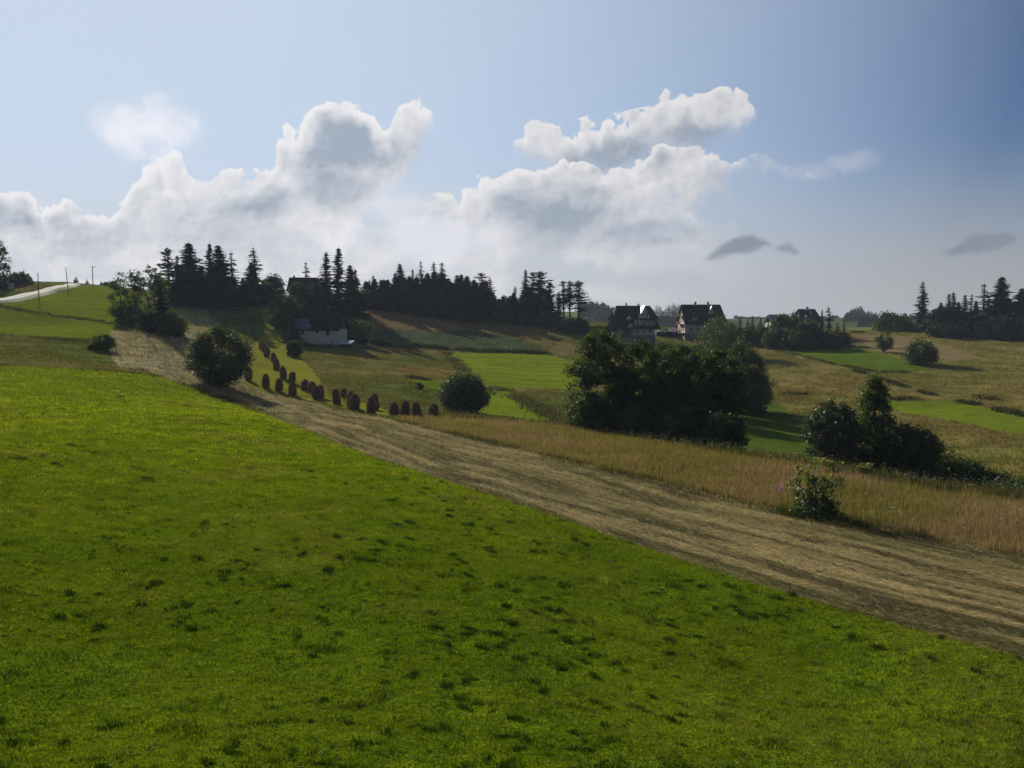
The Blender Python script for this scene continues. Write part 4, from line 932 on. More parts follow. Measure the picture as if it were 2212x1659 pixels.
# ================================================================== buildings and small things
M['plaster'] = solid_mat('pale_plaster', (0.42, 0.40, 0.38), 0.9, 0.08, 0.8, bump=0.1)
M['plaster_warm'] = solid_mat('warm_plaster', (0.40, 0.32, 0.27), 0.9, 0.1, 0.8, bump=0.1)
M['whitewash'] = solid_mat('whitewashed_wall', (0.50, 0.46, 0.37), 0.9, 0.12, 0.5, bump=0.1)
M['stone'] = solid_mat('stone_base', (0.15, 0.14, 0.135), 0.95, 0.3, 2.0, bump=0.4)
M['timber'] = solid_mat('dark_timber', (0.075, 0.048, 0.032), 0.7, 0.25, 3, stretch=(1, 1, 8), bump=0.2)
M['roof_dark'] = solid_mat('dark_roof_sheet', (0.018, 0.015, 0.017), 0.75, 0.25, 1.5, spec=0.08, bump=0.1, stretch=(1, 1, 3))
M['roof_blue'] = solid_mat('blue_grey_sheet_roof', (0.05, 0.05, 0.085), 0.45, 0.12, 1.0)
M['roof_red'] = solid_mat('dull_red_roof', (0.060, 0.026, 0.030), 0.6, 0.2, 2.0)
M['roof_grey'] = solid_mat('grey_roof', (0.16, 0.18, 0.20), 0.5, 0.1, 1.0)
M['roof_pale'] = solid_mat('bright_metal_and_glare', (0.85, 0.86, 0.88), 0.22, 0.05, 2.0, metal=0.7)  # also stands in for sun glare on the dormers' left slopes
M['glass'] = solid_mat('window_glass', (0.02, 0.024, 0.03), 0.12, 0.2, 1.0, spec=0.5)
M['frame'] = solid_mat('painted_frame', (0.45, 0.43, 0.40), 0.6, 0.05, 3)
M['brick'] = solid_mat('chimney_brick', (0.20, 0.13, 0.11), 0.9, 0.3, 5, bump=0.3)
M['pole_wood'] = solid_mat('weathered_pole', (0.17, 0.15, 0.14), 0.9, 0.2, 2, stretch=(3, 3, 0.3))
M['car_white'] = solid_mat('white_car_paint', (0.78, 0.79, 0.80), 0.2, 0.02, 1.0, spec=0.6)
M['rubber'] = solid_mat('rubber', (0.02, 0.02, 0.02), 0.9, 0.1, 4)
M['pink'] = leaf_mat('pink_petals', (0.34, 0.14, 0.24), 0.4, (0.38, 0.16, 0.26), 0.0)

def window(parent, x, z, w, h, y, frame='frame', label=None, normal='front'):
    """casement with a frame standing 3 cm off the wall and glass set back in it; normal: front faces -y, left faces -x"""
    f = MB(); g = MB(); t = 0.09
    def bx(m, a, b, c, d, p0, p1):
        cx, cz = (a + b) / 2, (c + d) / 2
        if normal == 'front': m.box((cx, y - (p0 + p1) / 2, cz), (b - a, p1 - p0, d - c))
        else: m.box((y - (p0 + p1) / 2, cx, cz), (p1 - p0, b - a, d - c))
    bx(f, x - w / 2, x - w / 2 + t, z, z + h, 0.002, 0.06); bx(f, x + w / 2 - t, x + w / 2, z, z + h, 0.002, 0.06)
    bx(f, x - w / 2 + t, x + w / 2 - t, z, z + t, 0.002, 0.06); bx(f, x - w / 2 + t, x + w / 2 - t, z + h - t, z + h, 0.002, 0.06)
    bx(f, x - 0.03, x + 0.03, z + t, z + h - t, 0.002, 0.05)
    o = f.build('window', M[frame], parent); bx(g, x - w / 2 + t, x + w / 2 - t, z + t, z + h - t, 0.006, 0.03); g.build('pane', M['glass'], o); return o
def frustum(m, x0, x1, y0, y1, z0, a0, a1, b0, b1, z1, mi=0):
    return m.hexa([(x0, y0, z0), (x1, y0, z0), (x1, y1, z0), (x0, y1, z0), (a0, b0, z1), (a1, b0, z1), (a1, b1, z1), (a0, b1, z1)], mi)
def gable_dormer(root, x, w, y0, y1, z0, h, wall, roof, ov=0.25, windows=((0, .25, .9, 1.1),), glare_side=False):
    """gable wall facing the front with two roof slopes running back into the main roof"""
    d = empty('dormer', (0, 0, 0)); d.parent = root
    m = MB(); m.prism([(x - w / 2, z0), (x + w / 2, z0), (x, z0 + h)], y0, y1); m.build('dormer_wall', wall, d)
    th = 0.14; r = MB(); s = h / (w / 2)
    hw = w / 2 + ov
    L = MB(); L.hexa([(x - hw, y0 - ov, z0 - ov * s + 0.01), (x - 0.0, y0 - ov, z0 + h + 0.01), (x, y1, z0 + h + 0.01), (x - hw, y1, z0 - ov * s + 0.01),
                      (x - hw - 0.02, y0 - ov, z0 - ov * s + th), (x, y0 - ov, z0 + h + th), (x, y1, z0 + h + th), (x - hw - 0.02, y1, z0 - ov * s + th)])
    L.build('dormer_roof', M['roof_pale'] if glare_side else roof, d)  # sun glare on the left slope is put into a pale sheet
    Q = MB(); Q.hexa([(x + hw, y0 - ov, z0 - ov * s + 0.01), (x + hw, y1, z0 - ov * s + 0.01), (x, y1, z0 + h + 0.01), (x, y0 - ov, z0 + h + 0.01),
                      (x + hw + 0.02, y0 - ov, z0 - ov * s + th), (x + hw + 0.02, y1, z0 - ov * s + th), (x + 0.002, y1, z0 + h + th), (x + 0.002, y0 - ov, z0 + h + th)])
    Q.build('dormer_roof', roof, d)
    for (dx, dz, ww, wh) in windows: window(d, x + dx, z0 + dz, ww, wh, y0)
    return d
def place(u, v, Y, rz, name, dz=0.0):
    x, y, _ = at(u, v, Y); return empty(name, (x, y, gz(x, y) + dz), rz)
# ---- first timber guest house
h1 = place(1376, 741, 266, R(8), 'guest_house', -0.3)
m = MB(); m.box((0.1, 5, 1.45), (12.4, 10, 3.5)); m.build('stone_base', M['stone'], h1)
m = MB(); m.box((0.1, 5.0, 4.4), (12.1, 9.7, 2.4)); m.build('wall', M['plaster'], h1)
m = MB(); frustum(m, -7.75, 7.65, -1.5, 11.5, 5.45, -6.6, 6.5, 0.2, 9.8, 8.5)
frustum(m, -7.7, 7.6, -1.45, 11.45, 5.2, -7.75, 7.65, -1.5, 11.5, 5.449); m.build('roof', M['roof_dark'], h1)
m = MB(); frustum(m, -7.4, 7.3, -0.9, 10.9, 8.35, -5.9, 5.85, 4.8, 5.2, 13.1); m.build('roof', M['roof_dark'], h1)
m = MB(); m.box((-2.4, 5.0, 13.3), (0.5, 0.5, 1.1)); m.box((-2.4, 5.0, 13.9), (0.62, 0.62, 0.12)); m.build('chimney', M['brick'], h1)
m = MB(); m.box((1.9, 5.2, 13.2), (0.5, 0.5, 0.9)); m.box((1.9, 5.2, 13.7), (0.6, 0.6, 0.1)); m.build('chimney', M['brick'], h1)
m = MB(); m.box((2.3, 0.75, 7.25), (7.0, 3.5, 1.9)); ld = m.build('loggia', M['plaster'], h1)
m = MB(); m.slab([(-1.5, -1.5, 8.22), (6.1, -1.5, 8.22), (6.1, 1.6, 8.9), (-1.5, 1.6, 8.9)], 0.12); m.build('loggia_roof', M['roof_dark'], h1)
for x, w in ((-0.2, 1.0), (2.3, 1.5), (4.0, 1.0), (5.1, 0.8)): window(h1, x, 6.55, w, 1.4, -1.0)
m = MB(); m.box((2.3, -1.45, 6.35), (7.2, 0.75, 0.12)); m.box((2.3, -1.78, 6.9), (7.2, 0.05, 0.07))
for k in range(24): m.box((-1.2 + k * 0.3, -1.78, 6.63), (0.04, 0.04, 0.47))
m.build('balcony', M['timber'], h1)
gable_dormer(h1, 2.4, 4.2, -0.35, 4.7, 8.75, 4.1, M['plaster'], M['roof_dark'], windows=((-0.75, 0.5, 0.8, 1.2), (0.75, 0.5, 0.8, 1.2)), glare_side=True)
for (x, z, w, hh, y0) in ((-2.9, 8.5, 1.9, 1.0, -0.75), (-2.6, 5.95, 2.1, 1.15, -1.35)):
    gable_dormer(h1, x, w, y0, y0 + 2.2, z, hh, M['plaster'], M['roof_dark'], ov=0.2, windows=((0, 0.1, 0.4, 0.4),), glare_side=True)
for zc, ys in ((6.2, (0.6, 3.2, 6.0)), (8.75, (1.6, 4.4))):                  # dormers on the left slope, seen edge-on
    for yy in ys:
        d = empty('dormer', (0, 0, 0)); d.parent = h1; xx = -7.2 if zc < 7 else -6.9
        q = MB(); q.prism([(yy - 0.4, zc), (yy + 0.4, zc), (yy, zc + 0.6)], xx + 0.5, xx + 2.0, axis='x'); q.build('dormer_wall', M['plaster'], d)
        q = MB(); q.slab([(xx + 0.3, yy - 0.5, zc - 0.1), (xx + 1.9, yy - 0.5, zc - 0.1), (xx + 1.9, yy, zc + 0.66), (xx + 0.3, yy, zc + 0.66)], 0.1)
        q.build('dormer_roof', M['roof_pale'], d)  # pale sheet carries this slope's sun glare, the other stays dark
        q = MB(); q.slab([(xx + 0.3, yy + 0.002, zc + 0.66), (xx + 1.9, yy + 0.002, zc + 0.66), (xx + 1.9, yy + 0.5, zc - 0.1), (xx + 0.3, yy + 0.5, zc - 0.1)], 0.1)
        q.build('dormer_roof', M['roof_dark'], d)
for x, w, z in ((-1.5, 0.8, 3.6), (0.2, 1.0, 3.9), (2.3, 1.1, 3.9), (4.6, 1.1, 3.9)): window(h1, x, z, w, 1.3, 0.15)
m = MB(); m.box((-3.6, -0.02, 4.35), (2.2, 0.26, 1.7)); m.build('timber_panel', M['timber'], h1)
m = MB()
for x in (-5.2, -4.85, -2.4): m.box((x, -0.6, 4.3), (0.16, 0.16, 2.1))
m.box((-3.8, -0.5, 3.2), (3.6, 1.3, 0.14)); m.build('porch', M['timber'], h1)
m = MB(); m.box((1.2, -0.03, 1.2), (2.6, 0.12, 2.3)); m.build('garage_door', M['timber'], h1)
tag(h1, 'tall guest house with two-tier dark roof and big gable, nearer the forest', 'guest house')
# ---- second timber guest house
h2 = place(1520, 737, 278, R(2), 'guest_house', -0.3)
m = MB(); m.box((0, 5, 1.2), (13.4, 10.2, 3.0)); m.build('stone_base', M['stone'], h2)
m = MB(); m.box((0, 5, 4.4), (13.2, 10.0, 3.4)); m.build('wall', M['plaster_warm'], h2)
m = MB(); m.prism([(0.25, 6.1), (9.75, 6.1), (5.0, 12.3)], -6.5, 6.6, axis='x'); m.build('gable_wall', M['plaster_warm'], h2)
m = MB(); th = 0.22
m.hexa([(-7.2, -1.4, 5.75), (8.0, -1.4, 5.75), (7.0, 5.0, 12.55), (-6.95, 5.0, 12.55), (-7.25, -1.5, 5.97), (8.05, -1.5, 5.97), (7.05, 5.0, 12.83), (-7.0, 5.0, 12.83)])
m.build('roof', M['roof_dark'], h2)
m = MB(); m.hexa([(-7.2, 11.4, 5.75), (-6.95, 5.003, 12.55), (7.0, 5.003, 12.55), (8.0, 11.4, 5.75), (-7.25, 11.5, 5.97), (-7.0, 5.003, 12.83), (7.05, 5.003, 12.83), (8.05, 11.5, 5.97)])
m.build('roof', M['roof_dark'], h2)
for x in (-1.95, 2.55):
    m = MB(); m.box((x, 4.6, 12.9), (0.65, 0.65, 1.5)); m.box((x, 4.6, 13.7), (0.8, 0.8, 0.14)); m.build('chimney', M['brick'], h2)
gable_dormer(h2, 3.1, 2.4, 1.6, 4.8, 9.5, 2.6, M['plaster'], M['roof_dark'], windows=((0, 0.35, 0.8, 1.0),), glare_side=True)
for x, z, w, y0 in ((-3.4, 7.25, 2.2, -0.35), (3.2, 7.15, 5.0, -0.4), (-3.4, 9.4, 0.9, 1.5)):                              # eyebrow dormers
    d = empty('dormer', (0, 0, 0)); d.parent = h2
    arc = [(x - w / 2 + w * t, z + (1.15 if w > 1 else 0.6) * math.sin(math.pi * t) ** 0.7) for t in np.linspace(0, 1, 11)]
    q = MB(); q.prism(arc, y0, y0 + 2.4); q.build('dormer_wall', M['plaster'], d)
    q = MB()
    for (a, b), (a2, b2) in zip(arc[:-1], arc[1:]): q.hexa([(a, y0 - 0.3, b + 0.01), (a2, y0 - 0.3, b2 + 0.01), (a2, y0 + 2.6, b2 + 0.01), (a, y0 + 2.6, b + 0.01), (a, y0 - 0.3, b + 0.16), (a2, y0 - 0.3, b2 + 0.16), (a2, y0 + 2.6, b2 + 0.16), (a, y0 + 2.6, b + 0.16)])
    q.build('dormer_roof', M['roof_dark'], d)
    if w > 1: window(d, x, z + 0.15, w * 0.36, 0.7, y0)
for x in (-4.6, -2.2, 0.6, 3.2): window(h2, x, 3.4, 1.0, 1.4, 0.0)
for yy, z in ((2.2, 3.4), (5.0, 3.4), (7.8, 3.4), (3.4, 6.6), (6.6, 6.6), (5.0, 9.3)): window(h2, yy, z, 1.1, 1.5, -6.6 if z < 6 else -6.5, normal='left')
for z, w in ((2.75, 8.6), (5.85, 6.4), (8.7, 3.6)):
    m = MB(); m.box((-7.2, 5, z), (1.3, w, 0.16)); m.box((-7.82, 5, z + 0.95), (0.06, w, 0.08))
    for k in range(int(w / 0.3)): m.box((-7.82, 5 - w / 2 + 0.2 + k * 0.3, z + 0.5), (0.05, 0.1, 0.82))
    m.build('balcony', M['timber'], h2)
tag(h2, 'tall dark-roofed guest house with two chimneys and a sunlit gable end on its left', 'guest house')
# ---- white house on the left slope
h3 = place(690.6, 742, 213, R(-4), 'white_house', -0.2)
m = MB(); m.box((0, 4, 2.1), (10.5, 8, 4.6)); m.build('wall', M['whitewash'], h3)
m = MB(); m.prism([(0.1, 4.4), (7.9, 4.4), (4.0, 9.6)], -5.1, 5.1, axis='x'); m.build('gable_wall', M['timber'], h3)
m = MB(); m.hexa([(-5.6, -0.8, 3.9), (5.6, -0.8, 3.9), (5.6, 4, 9.75), (-5.6, 4, 9.75), (-5.6, -0.9, 4.1), (5.6, -0.9, 4.1), (5.6, 4, 10.0), (-5.6, 4, 10.0)]); m.build('roof', M['roof_dark'], h3)
m = MB(); m.hexa([(-5.6, 8.8, 3.9), (-5.6, 4.003, 9.75), (5.6, 4.003, 9.75), (5.6, 8.8, 3.9), (-5.6, 8.9, 4.1), (-5.6, 4.003, 10.0), (5.6, 4.003, 10.0), (5.6, 8.9, 4.1)]); m.build('roof', M['roof_dark'], h3)
m = MB(); m.hexa([(-6.3, -1.5, 4.25), (-2.4, -1.5, 4.25), (-3.2, 1.1, 7.1), (-6.3, 1.1, 7.1), (-6.3, -1.55, 4.4), (-2.35, -1.55, 4.4), (-3.15, 1.1, 7.25), (-6.3, 1.1, 7.25)]); m.build('porch_roof', M['roof_blue'], h3)
m = MB(); m.box((-3.05, -0.35, 5.0), (1.2, 0.9, 0.8)); m.build('dormer', M['plaster'], h3)
for x, w, hh, z in ((-4.6, 0.6, 0.9, 2.9), (-0.6, 0.5, 0.6, 3.2), (2.2, 0.8, 1.2, 2.7)): window(h3, x, z, w, hh, 0.0, 'timber')
m = MB(); m.box((1.2, 4.4, 10.2), (0.6, 0.6, 1.2)); m.build('chimney', M['brick'], h3)
tag(h3, 'pale walled house with a steep dark roof and blue-grey porch roof below the forest', 'house')
f = place(688, 744, 209.5, R(-4), 'picket_fence', -0.1); m = MB(); rnd = random.Random(3)
for k in range(9): m.box((-4.6 + k * 1.05 + rnd.uniform(-.15, .15), 0, 0.6), (0.16, 0.16, rnd.uniform(1.1, 1.9)))
m.build('fence_post', M['timber'], f)
bpy.data.objects.remove(f.children[0])
for k in range(9):
    m = MB(); hh = rnd.uniform(1.0, 1.8); m.box((-4.6 + k * 1.05, 0, hh / 2 - 0.2), (0.15, 0.15, hh)); m.prism([(-4.675 + k * 1.05, hh - 0.2), (-4.525 + k * 1.05, hh - 0.2), (-4.6 + k * 1.05, hh)], -0.07, 0.07); m.build('fence_post', M['timber'], f)
for z in (0.3, 0.75):
    m = MB(); m.box((-0.4, 0.11, z), (8.8, 0.05, 0.09)); m.build('rail', M['timber'], f)
tag(f, 'dark wooden post fence along the foot of the pale house wall', 'fence')
s = place(746, 743, 209, R(-14), 'shed', -0.2)
m = MB(); m.box((0, 1.2, 0.6), (2.3, 2.2, 1.4)); m.build('wall', M['timber'], s)
m = MB(); m.slab([(-1.5, -0.3, 1.28), (1.35, -0.3, 1.28), (1.6, 2.4, 2.15), (-1.25, 2.4, 2.15)], 0.06); m.build('roof', M['roof_pale'], s)
m = MB(); m.box((0.3, 0.08, 0.65), (0.8, 0.05, 1.1)); m.build('door', M['timber'], s)
tag(s, 'small dark shed with a gleaming metal roof right of the pale house', 'shed')
# ---- dark house on the hill
h4 = place(654, 640, 288, R(6), 'hill_house', -0.4)
zt = at(654, 598, 288)[2] - h4.location.z
m = MB(); m.box((0, 4, (zt - 5) / 2 - 0.3), (9.6, 8, zt - 5 + 0.6)); m.build('wall', M['timber'], h4)
m = MB(); m.hexa([(-5.6, -0.9, zt - 5.2), (5.6, -0.9, zt - 5.2), (5.3, 4, zt - 0.2), (-5.3, 4, zt - 0.2), (-5.6, -1, zt - 5), (5.6, -1, zt - 5), (5.3, 4, zt), (-5.3, 4, zt)]); m.build('roof', M['roof_dark'], h4)
m = MB(); m.hexa([(-5.6, 8.9, zt - 5.2), (-5.3, 4.003, zt - 0.2), (5.3, 4.003, zt - 0.2), (5.6, 8.9, zt - 5.2), (-5.6, 9, zt - 5), (-5.3, 4.003, zt), (5.3, 4.003, zt), (5.6, 9, zt - 5)]); m.build('roof', M['roof_dark'], h4)
m = MB(); m.prism([(0.1, zt - 5), (7.9, zt - 5), (4, zt - 0.4)], -5.0, 5.0, axis='x'); m.build('gable_wall', M['timber'], h4)
gable_dormer(h4, 1.8, 3.0, -0.5, 3.4, zt - 4.6, 3.0, M['timber'], M['roof_dark'], windows=((0, 0.5, 0.8, 1.0),))
for x in (-3, 0, 3): window(h4, x, zt - 7.4, 1.0, 1.3, 0.0, 'timber')
m = MB(); m.box((-3.6, 4.3, zt + 0.2), (0.6, 0.6, 1.0)); m.build('chimney', M['brick'], h4)
tag(h4, 'dark wooden house with a flat-looking long roof standing on the hill among spruces', 'house')
# ---- small houses behind the garden trees
h5 = place(1751, 700, 262, R(4), 'small_house', -0.2); zt = at(1751, 667, 262)[2] - h5.location.z
m = MB(); m.box((0, 3.5, (zt - 4) / 2), (6.4, 7, zt - 4)); m.build('wall', M['plaster_warm'], h5)
m = MB(); m.hexa([(-3.9, -0.7, zt - 4.3), (3.9, -0.7, zt - 4.3), (2.9, 3.5, zt - 0.2), (-2.9, 3.5, zt - 0.2), (-3.9, -0.8, zt - 4.1), (3.9, -0.8, zt - 4.1), (2.9, 3.5, zt), (-2.9, 3.5, zt)]); m.build('roof', M['roof_red'], h5)
m = MB(); m.hexa([(-3.9, 7.7, zt - 4.3), (-2.9, 3.503, zt - 0.2), (2.9, 3.503, zt - 0.2), (3.9, 7.7, zt - 4.3), (-3.9, 7.8, zt - 4.1), (-2.9, 3.503, zt), (2.9, 3.503, zt), (3.9, 7.8, zt - 4.1)]); m.build('roof', M['roof_red'], h5)
m = MB(); m.prism([(0.2, zt - 4.05), (6.8, zt - 4.05), (3.5, zt - 0.4)], -2.7, 2.7, axis='x'); m.build('gable_wall', M['timber'], h5)
m = MB(); m.box((0, 3.2, zt + 0.05), (0.9, 0.7, 1.3)); m.build('chimney', M['plaster'], h5)
m = MB(); m.slab([(0.55, 1.6, zt - 1.75), (0.95, 1.6, zt - 1.75), (1.3, 3.1, zt - 0.28), (0.9, 3.1, zt - 0.28)], 0.06); m.build('skylight', M['roof_pale'], h5)
gable_dormer(h5, -1.7, 2.0, -0.3, 2.4, zt - 4.2, 1.9, M['plaster'], M['roof_red'], windows=((0, 0.2, 0.6, 0.8),))
for x in (-2, 1.5): window(h5, x, zt - 6.3, 0.9, 1.2, 0.0)
tag(h5, 'small house with a dull red roof and pale chimney among the garden trees', 'house')
h6 = place(1688, 700, 300, R(2), 'small_house', -0.2); zt = at(1688, 679, 300)[2] - h6.location.z
m = MB(); m.box((0, 3.5, (zt - 3) / 2), (7.4, 7, zt - 3)); m.build('wall', M['plaster'], h6)
m = MB(); m.hexa([(-4.3, -0.6, zt - 3.2), (4.3, -0.6, zt - 3.2), (3.9, 3.5, zt - 0.2), (-3.9, 3.5, zt - 0.2), (-4.3, -0.7, zt - 3), (4.3, -0.7, zt - 3), (3.9, 3.5, zt), (-3.9, 3.5, zt)]); m.build('roof', M['roof_grey'], h6)
m = MB(); m.hexa([(-4.3, 7.6, zt - 3.2), (-3.9, 3.503, zt - 0.2), (3.9, 3.503, zt - 0.2), (4.3, 7.6, zt - 3.2), (-4.3, 7.7, zt - 3), (-3.9, 3.503, zt), (3.9, 3.503, zt), (4.3, 7.7, zt - 3)]); m.build('roof', M['roof_grey'], h6)
for x in (-2, 2): window(h6, x, zt - 5.2, 1.0, 1.2, 0.0)
tag(h6, 'grey-roofed small house just showing above the garden trees', 'house')
# ---- cars on the terrace behind the hedge
def car(u, Y, rz, L, hgt, van, label):
    x, y, _ = at(u, 715, Y); o = empty('parked_car', (x, y, gz(x, y) + 0.02), rz); W = 1.75
    if van: pr = [(-L/2, .35), (L/2, .35), (L/2, 1.0), (L*.36, 1.15), (L*.26, hgt), (-L*.47, hgt), (-L/2, hgt*.7)]
    else: pr = [(-L/2, .32), (L/2, .32), (L/2, .75), (L*.28, .9), (L*.10, hgt), (-L*.28, hgt), (-L*.44, .95), (-L/2, .85)]
    q = MB(); q.prism(pr, -W/2, W/2); b = q.build('body', M['car_white'], o)
    q = MB(); zz = .95
    gl = [(L*.24, zz + .03), (L*.11, hgt - .1), (-L*.27, hgt - .1), (-L*.38, zz + .03)] if not van else [(L*.33, 1.2), (L*.25, hgt - .15), (-L*.1, hgt - .15), (-L*.1, 1.2)]
    q.prism(gl, -W/2 - .004, W/2 + .004); q.build('side_window', M['glass'], o)
    for sx in (-.31, .31):
        for sy in (-1, 1):
            q = MB(); q.prism([(L*sx + .31*math.cos(t), .31 + .31*math.sin(t)) for t in np.linspace(0, 6.283, 15)[:-1]], sy*W/2 - .1, sy*W/2 + .1); wv = q.build('wheel', M['rubber'], o)
            q = MB(); q.prism([(L*sx + .17*math.cos(t), .31 + .17*math.sin(t)) for t in np.linspace(0, 6.283, 11)[:-1]], sy*W/2 - .11, sy*W/2 + .11); q.build('rim', M['roof_grey'], wv)
    return tag(o, label, 'car')
car(1437, 291, R(158), 4.1, 1.45, False, 'white low car behind the dark hedge, next to the first guest house')
car(1455, 292, R(75), 4.6, 2.0, True, 'white van parked behind the dark hedge, next to the second guest house')
def hedge(u0, u1, top, Y, label):
    global rng
    rng = np.random.default_rng(77); x0, y0, _ = at(u0, 715, Y); x1, _, _ = at(u1, 715, Y); n = 4200
    x = rng.uniform(x0, x1, n); y = y0 + rng.uniform(-0.5, 0.5, n); zb = ground_z(x, y); zt = at((u0 + u1) / 2, top, Y)[2]
    C = np.column_stack([x, y, zb + rng.random(n) * np.maximum(zt + 0.15 * fbm(x, y * 0, 3, 2) - zb, 0.4)])
    V = leaf_quads(C - np.array([x0, y0, float(zb.min())]), rng.uniform(0.25, 0.5, n), 0.7); tint = np.repeat(rng.uniform(0.5, 1.2, n), 4)[:, None] * np.ones(3)
    o = empty('hedge', (x0, y0, float(zb.min()))); link(bpy.data.objects.new('foliage', np_mesh('foliage', V.reshape(-1, 3), np.arange(4 * n).reshape(-1, 4), M['needles'], tint)), o)
    tag(o, label, 'hedge')
hedge(1419, 1470, 718, 284, 'clipped dark hedge in front of the white cars')
hedge(1252, 1330, 706, 280, 'long low dark hedge running from the forest end to the first guest house')
# ---- terrace table and parasol below the second guest house
t = place(1484, 736, 268, R(10), 'garden_table')
m = MB(); m.box((0, 0, 0.75), (2.0, 0.8, 0.07)); m.build('table_top', M['frame'], t)
for sx in (-.8, .8):
    for sy in (-.3, .3): m = MB(); m.box((sx, sy, 0.35), (0.08, 0.08, 0.72)); m.build('leg', M['timber'], t)
tag(t, 'pale garden table on the terrace at the left corner of the second guest house', 'table')
# ---- poles
def upole(u, top, bv, label, arm=False, r=0.13, name='utility_pole', cat='utility pole', lean=0.0):
    x, y, z = hit(u, bv, 100, 345); h = at(u, top, y)[2] - z; o = empty(name, (x, y, z))
    m = MB(); m.tube([(0, 0, -0.4), (lean * 0.5, 0, h * 0.5), (lean, 0, h)], [r, r * 0.85, r * 0.65], 8); m.build('pole', M['pole_wood'], o)
    if arm:
        m = MB(); m.box((0.35, 0, h - 0.35), (1.5, 0.1, 0.12)); m.build('crossarm', M['pole_wood'], o)
        for xx in (-0.3, 0.35, 1.0): m = MB(); m.tube([(xx, 0, h - 0.3), (xx, 0, h - 0.1), (xx, 0, h)], [0.05, 0.07, 0.03], 6); m.build('insulator', M['frame'], o)
    else:
        m = MB(); m.tube([(0.1, 0, h - 0.4), (0.22, 0, h - 0.3), (0.22, 0, h - 0.15)], [0.03, 0.03, 0.05], 5); m.build('insulator', M['frame'], o)
    return tag(o, label, cat)
upole(84.3, 590, 650.5, 'wooden pole standing on the near side of the pale track, leftmost of three')
upole(147.7, 578, 631, 'slightly leaning wooden pole beside the upper end of the track', lean=-0.5)
upole(201, 575, 619.5, 'wooden pole with a crossarm on the skyline, rightmost of three', arm=True, r=0.17)
upole(1085.6, 646, 690, 'thin pale pole in front of the forest gap', r=0.10)
x, y, z = hit(160.5, 615.8, 100, 345); o = empty('marker_post', (x, y, z)); m = MB(); m.box((0, 0, 0.8), (0.3, 0.3, 2.0)); m.prism([(-.15, 1.8), (.15, 1.8), (0, 2.05)], -.15, .15); m.build('post', M['pole_wood'], o); tag(o, 'short stout post at the top end of the pale track', 'post')
w = place(10, 612, 236, R(20), 'garden_wall', -0.2); m = MB(); m.box((0, 0, 1.0), (5.0, 0.25, 2.4)); m.build('wall', M['plaster'], w); m = MB(); m.box((0, 0, 2.25), (5.1, 0.35, 0.12)); m.build('coping', M['stone'], w)
tag(w, 'pale garden wall between dark shrubs at the left edge', 'wall')
# ---- pink fireweed by the sapling
rng = np.random.default_rng(5); fx, fy, fz = hit(1702, 1092); n = 16; Vs = []; Ts = []
px = fx + rng.normal(0, 0.45, n); py = fy + rng.normal(0, 0.4, n); pz_ = ground_z(px, py); hh = rng.uniform(0.9, 1.35, n)
V, T = blades(px, py, pz_, np.full(n, 0.05), hh, np.abs(rng.normal(0.08, 0.06, n)), rng.uniform(0, 6.28, n), (0.25, 0.3, 0.1), (0.3, 0.35, 0.15)); Vs.append(V); Ts.append(T)
o = empty('fireweed', (fx, fy, fz)); st_ = link(bpy.data.objects.new('stem', np_mesh('stem', V - np.array([fx, fy, fz]), np.arange(len(V)).reshape(-1, 3), M['drygrass'], T * 0.3)), o)
k = 14; C = np.column_stack([np.repeat(px, k), np.repeat(py, k), np.repeat(pz_, k) + np.repeat(hh, k) * rng.uniform(0.72, 1.05, n * k)]) + rng.normal(0, 0.035, (n * k, 3)) - np.array([fx, fy, fz])
V = leaf_quads(C, rng.uniform(0.05, 0.09, n * k), 0.8); link(bpy.data.objects.new('blossom', np_mesh('blossom', V.reshape(-1, 3), np.arange(4 * n * k).reshape(-1, 4), M['pink'], np.ones((4 * n * k, 3)))), o)
tag(o, 'patch of pink flowering fireweed just left of the sapling', 'flower')
# ================================================================== sky, sun, air, camera
SUN_AZ, SUN_EL = -31.0, 25.0            # degrees: left of the view direction, above the horizon
w = bpy.data.worlds.new('World'); scene.world = w; w.use_nodes = True; wt = w.node_tree; wt.nodes.clear(); n = N(wt)
out = n.n('ShaderNodeOutputWorld'); bg = n.n('ShaderNodeBackground')
sky = n.n('ShaderNodeTexSky', sky_type='NISHITA'); sky.sun_disc = False; sky.sun_elevation = R(SUN_EL); sky.sun_rotation = R(SUN_AZ)
sky.altitude = 900; sky.air_density = 1.0; sky.dust_density = 0.15; sky.ozone_density = 4.0
SKY = (0.093, 0.087, 0.092)
dirv = n.n('ShaderNodeTexCoord').outputs['Generated']
sep = n.n('ShaderNodeSeparateXYZ'); n.put(sep.inputs[0], dirv)
yy = n.math('MAXIMUM', sep.outputs[1], 0.15)
P = n.n('ShaderNodeCombineXYZ'); n.put(P.inputs[0], n.math('DIVIDE', sep.outputs[0], yy)); n.put(P.inputs[1], n.math('DIVIDE', sep.outputs[2], yy)); P = P.outputs[0]
def sp(u, v):
    a, dy, dz = ray(u, v); return a / dy, dz / dy
def noise2(vec, scale, detail, rough, col=False):
    nd = n.n('ShaderNodeTexNoise'); nd.noise_dimensions = '2D'; n.put(nd.inputs['Vector'], vec)
    nd.inputs['Scale'].default_value = scale; nd.inputs['Detail'].default_value = detail; nd.inputs['Roughness'].default_value = rough
    return nd.outputs['Color' if col else 'Fac']
def billow(vec, scale):
    vo = n.n('ShaderNodeTexVoronoi'); vo.feature = 'F1'; vo.voronoi_dimensions = '2D'; vo.normalize = True
    n.put(vo.inputs['Vector'], vec); vo.inputs['Scale'].default_value = scale; vo.inputs['Detail'].default_value = 2.0; vo.inputs['Roughness'].default_value = 0.5
    return n.math('SUBTRACT', 0.36, vo.outputs['Distance'])
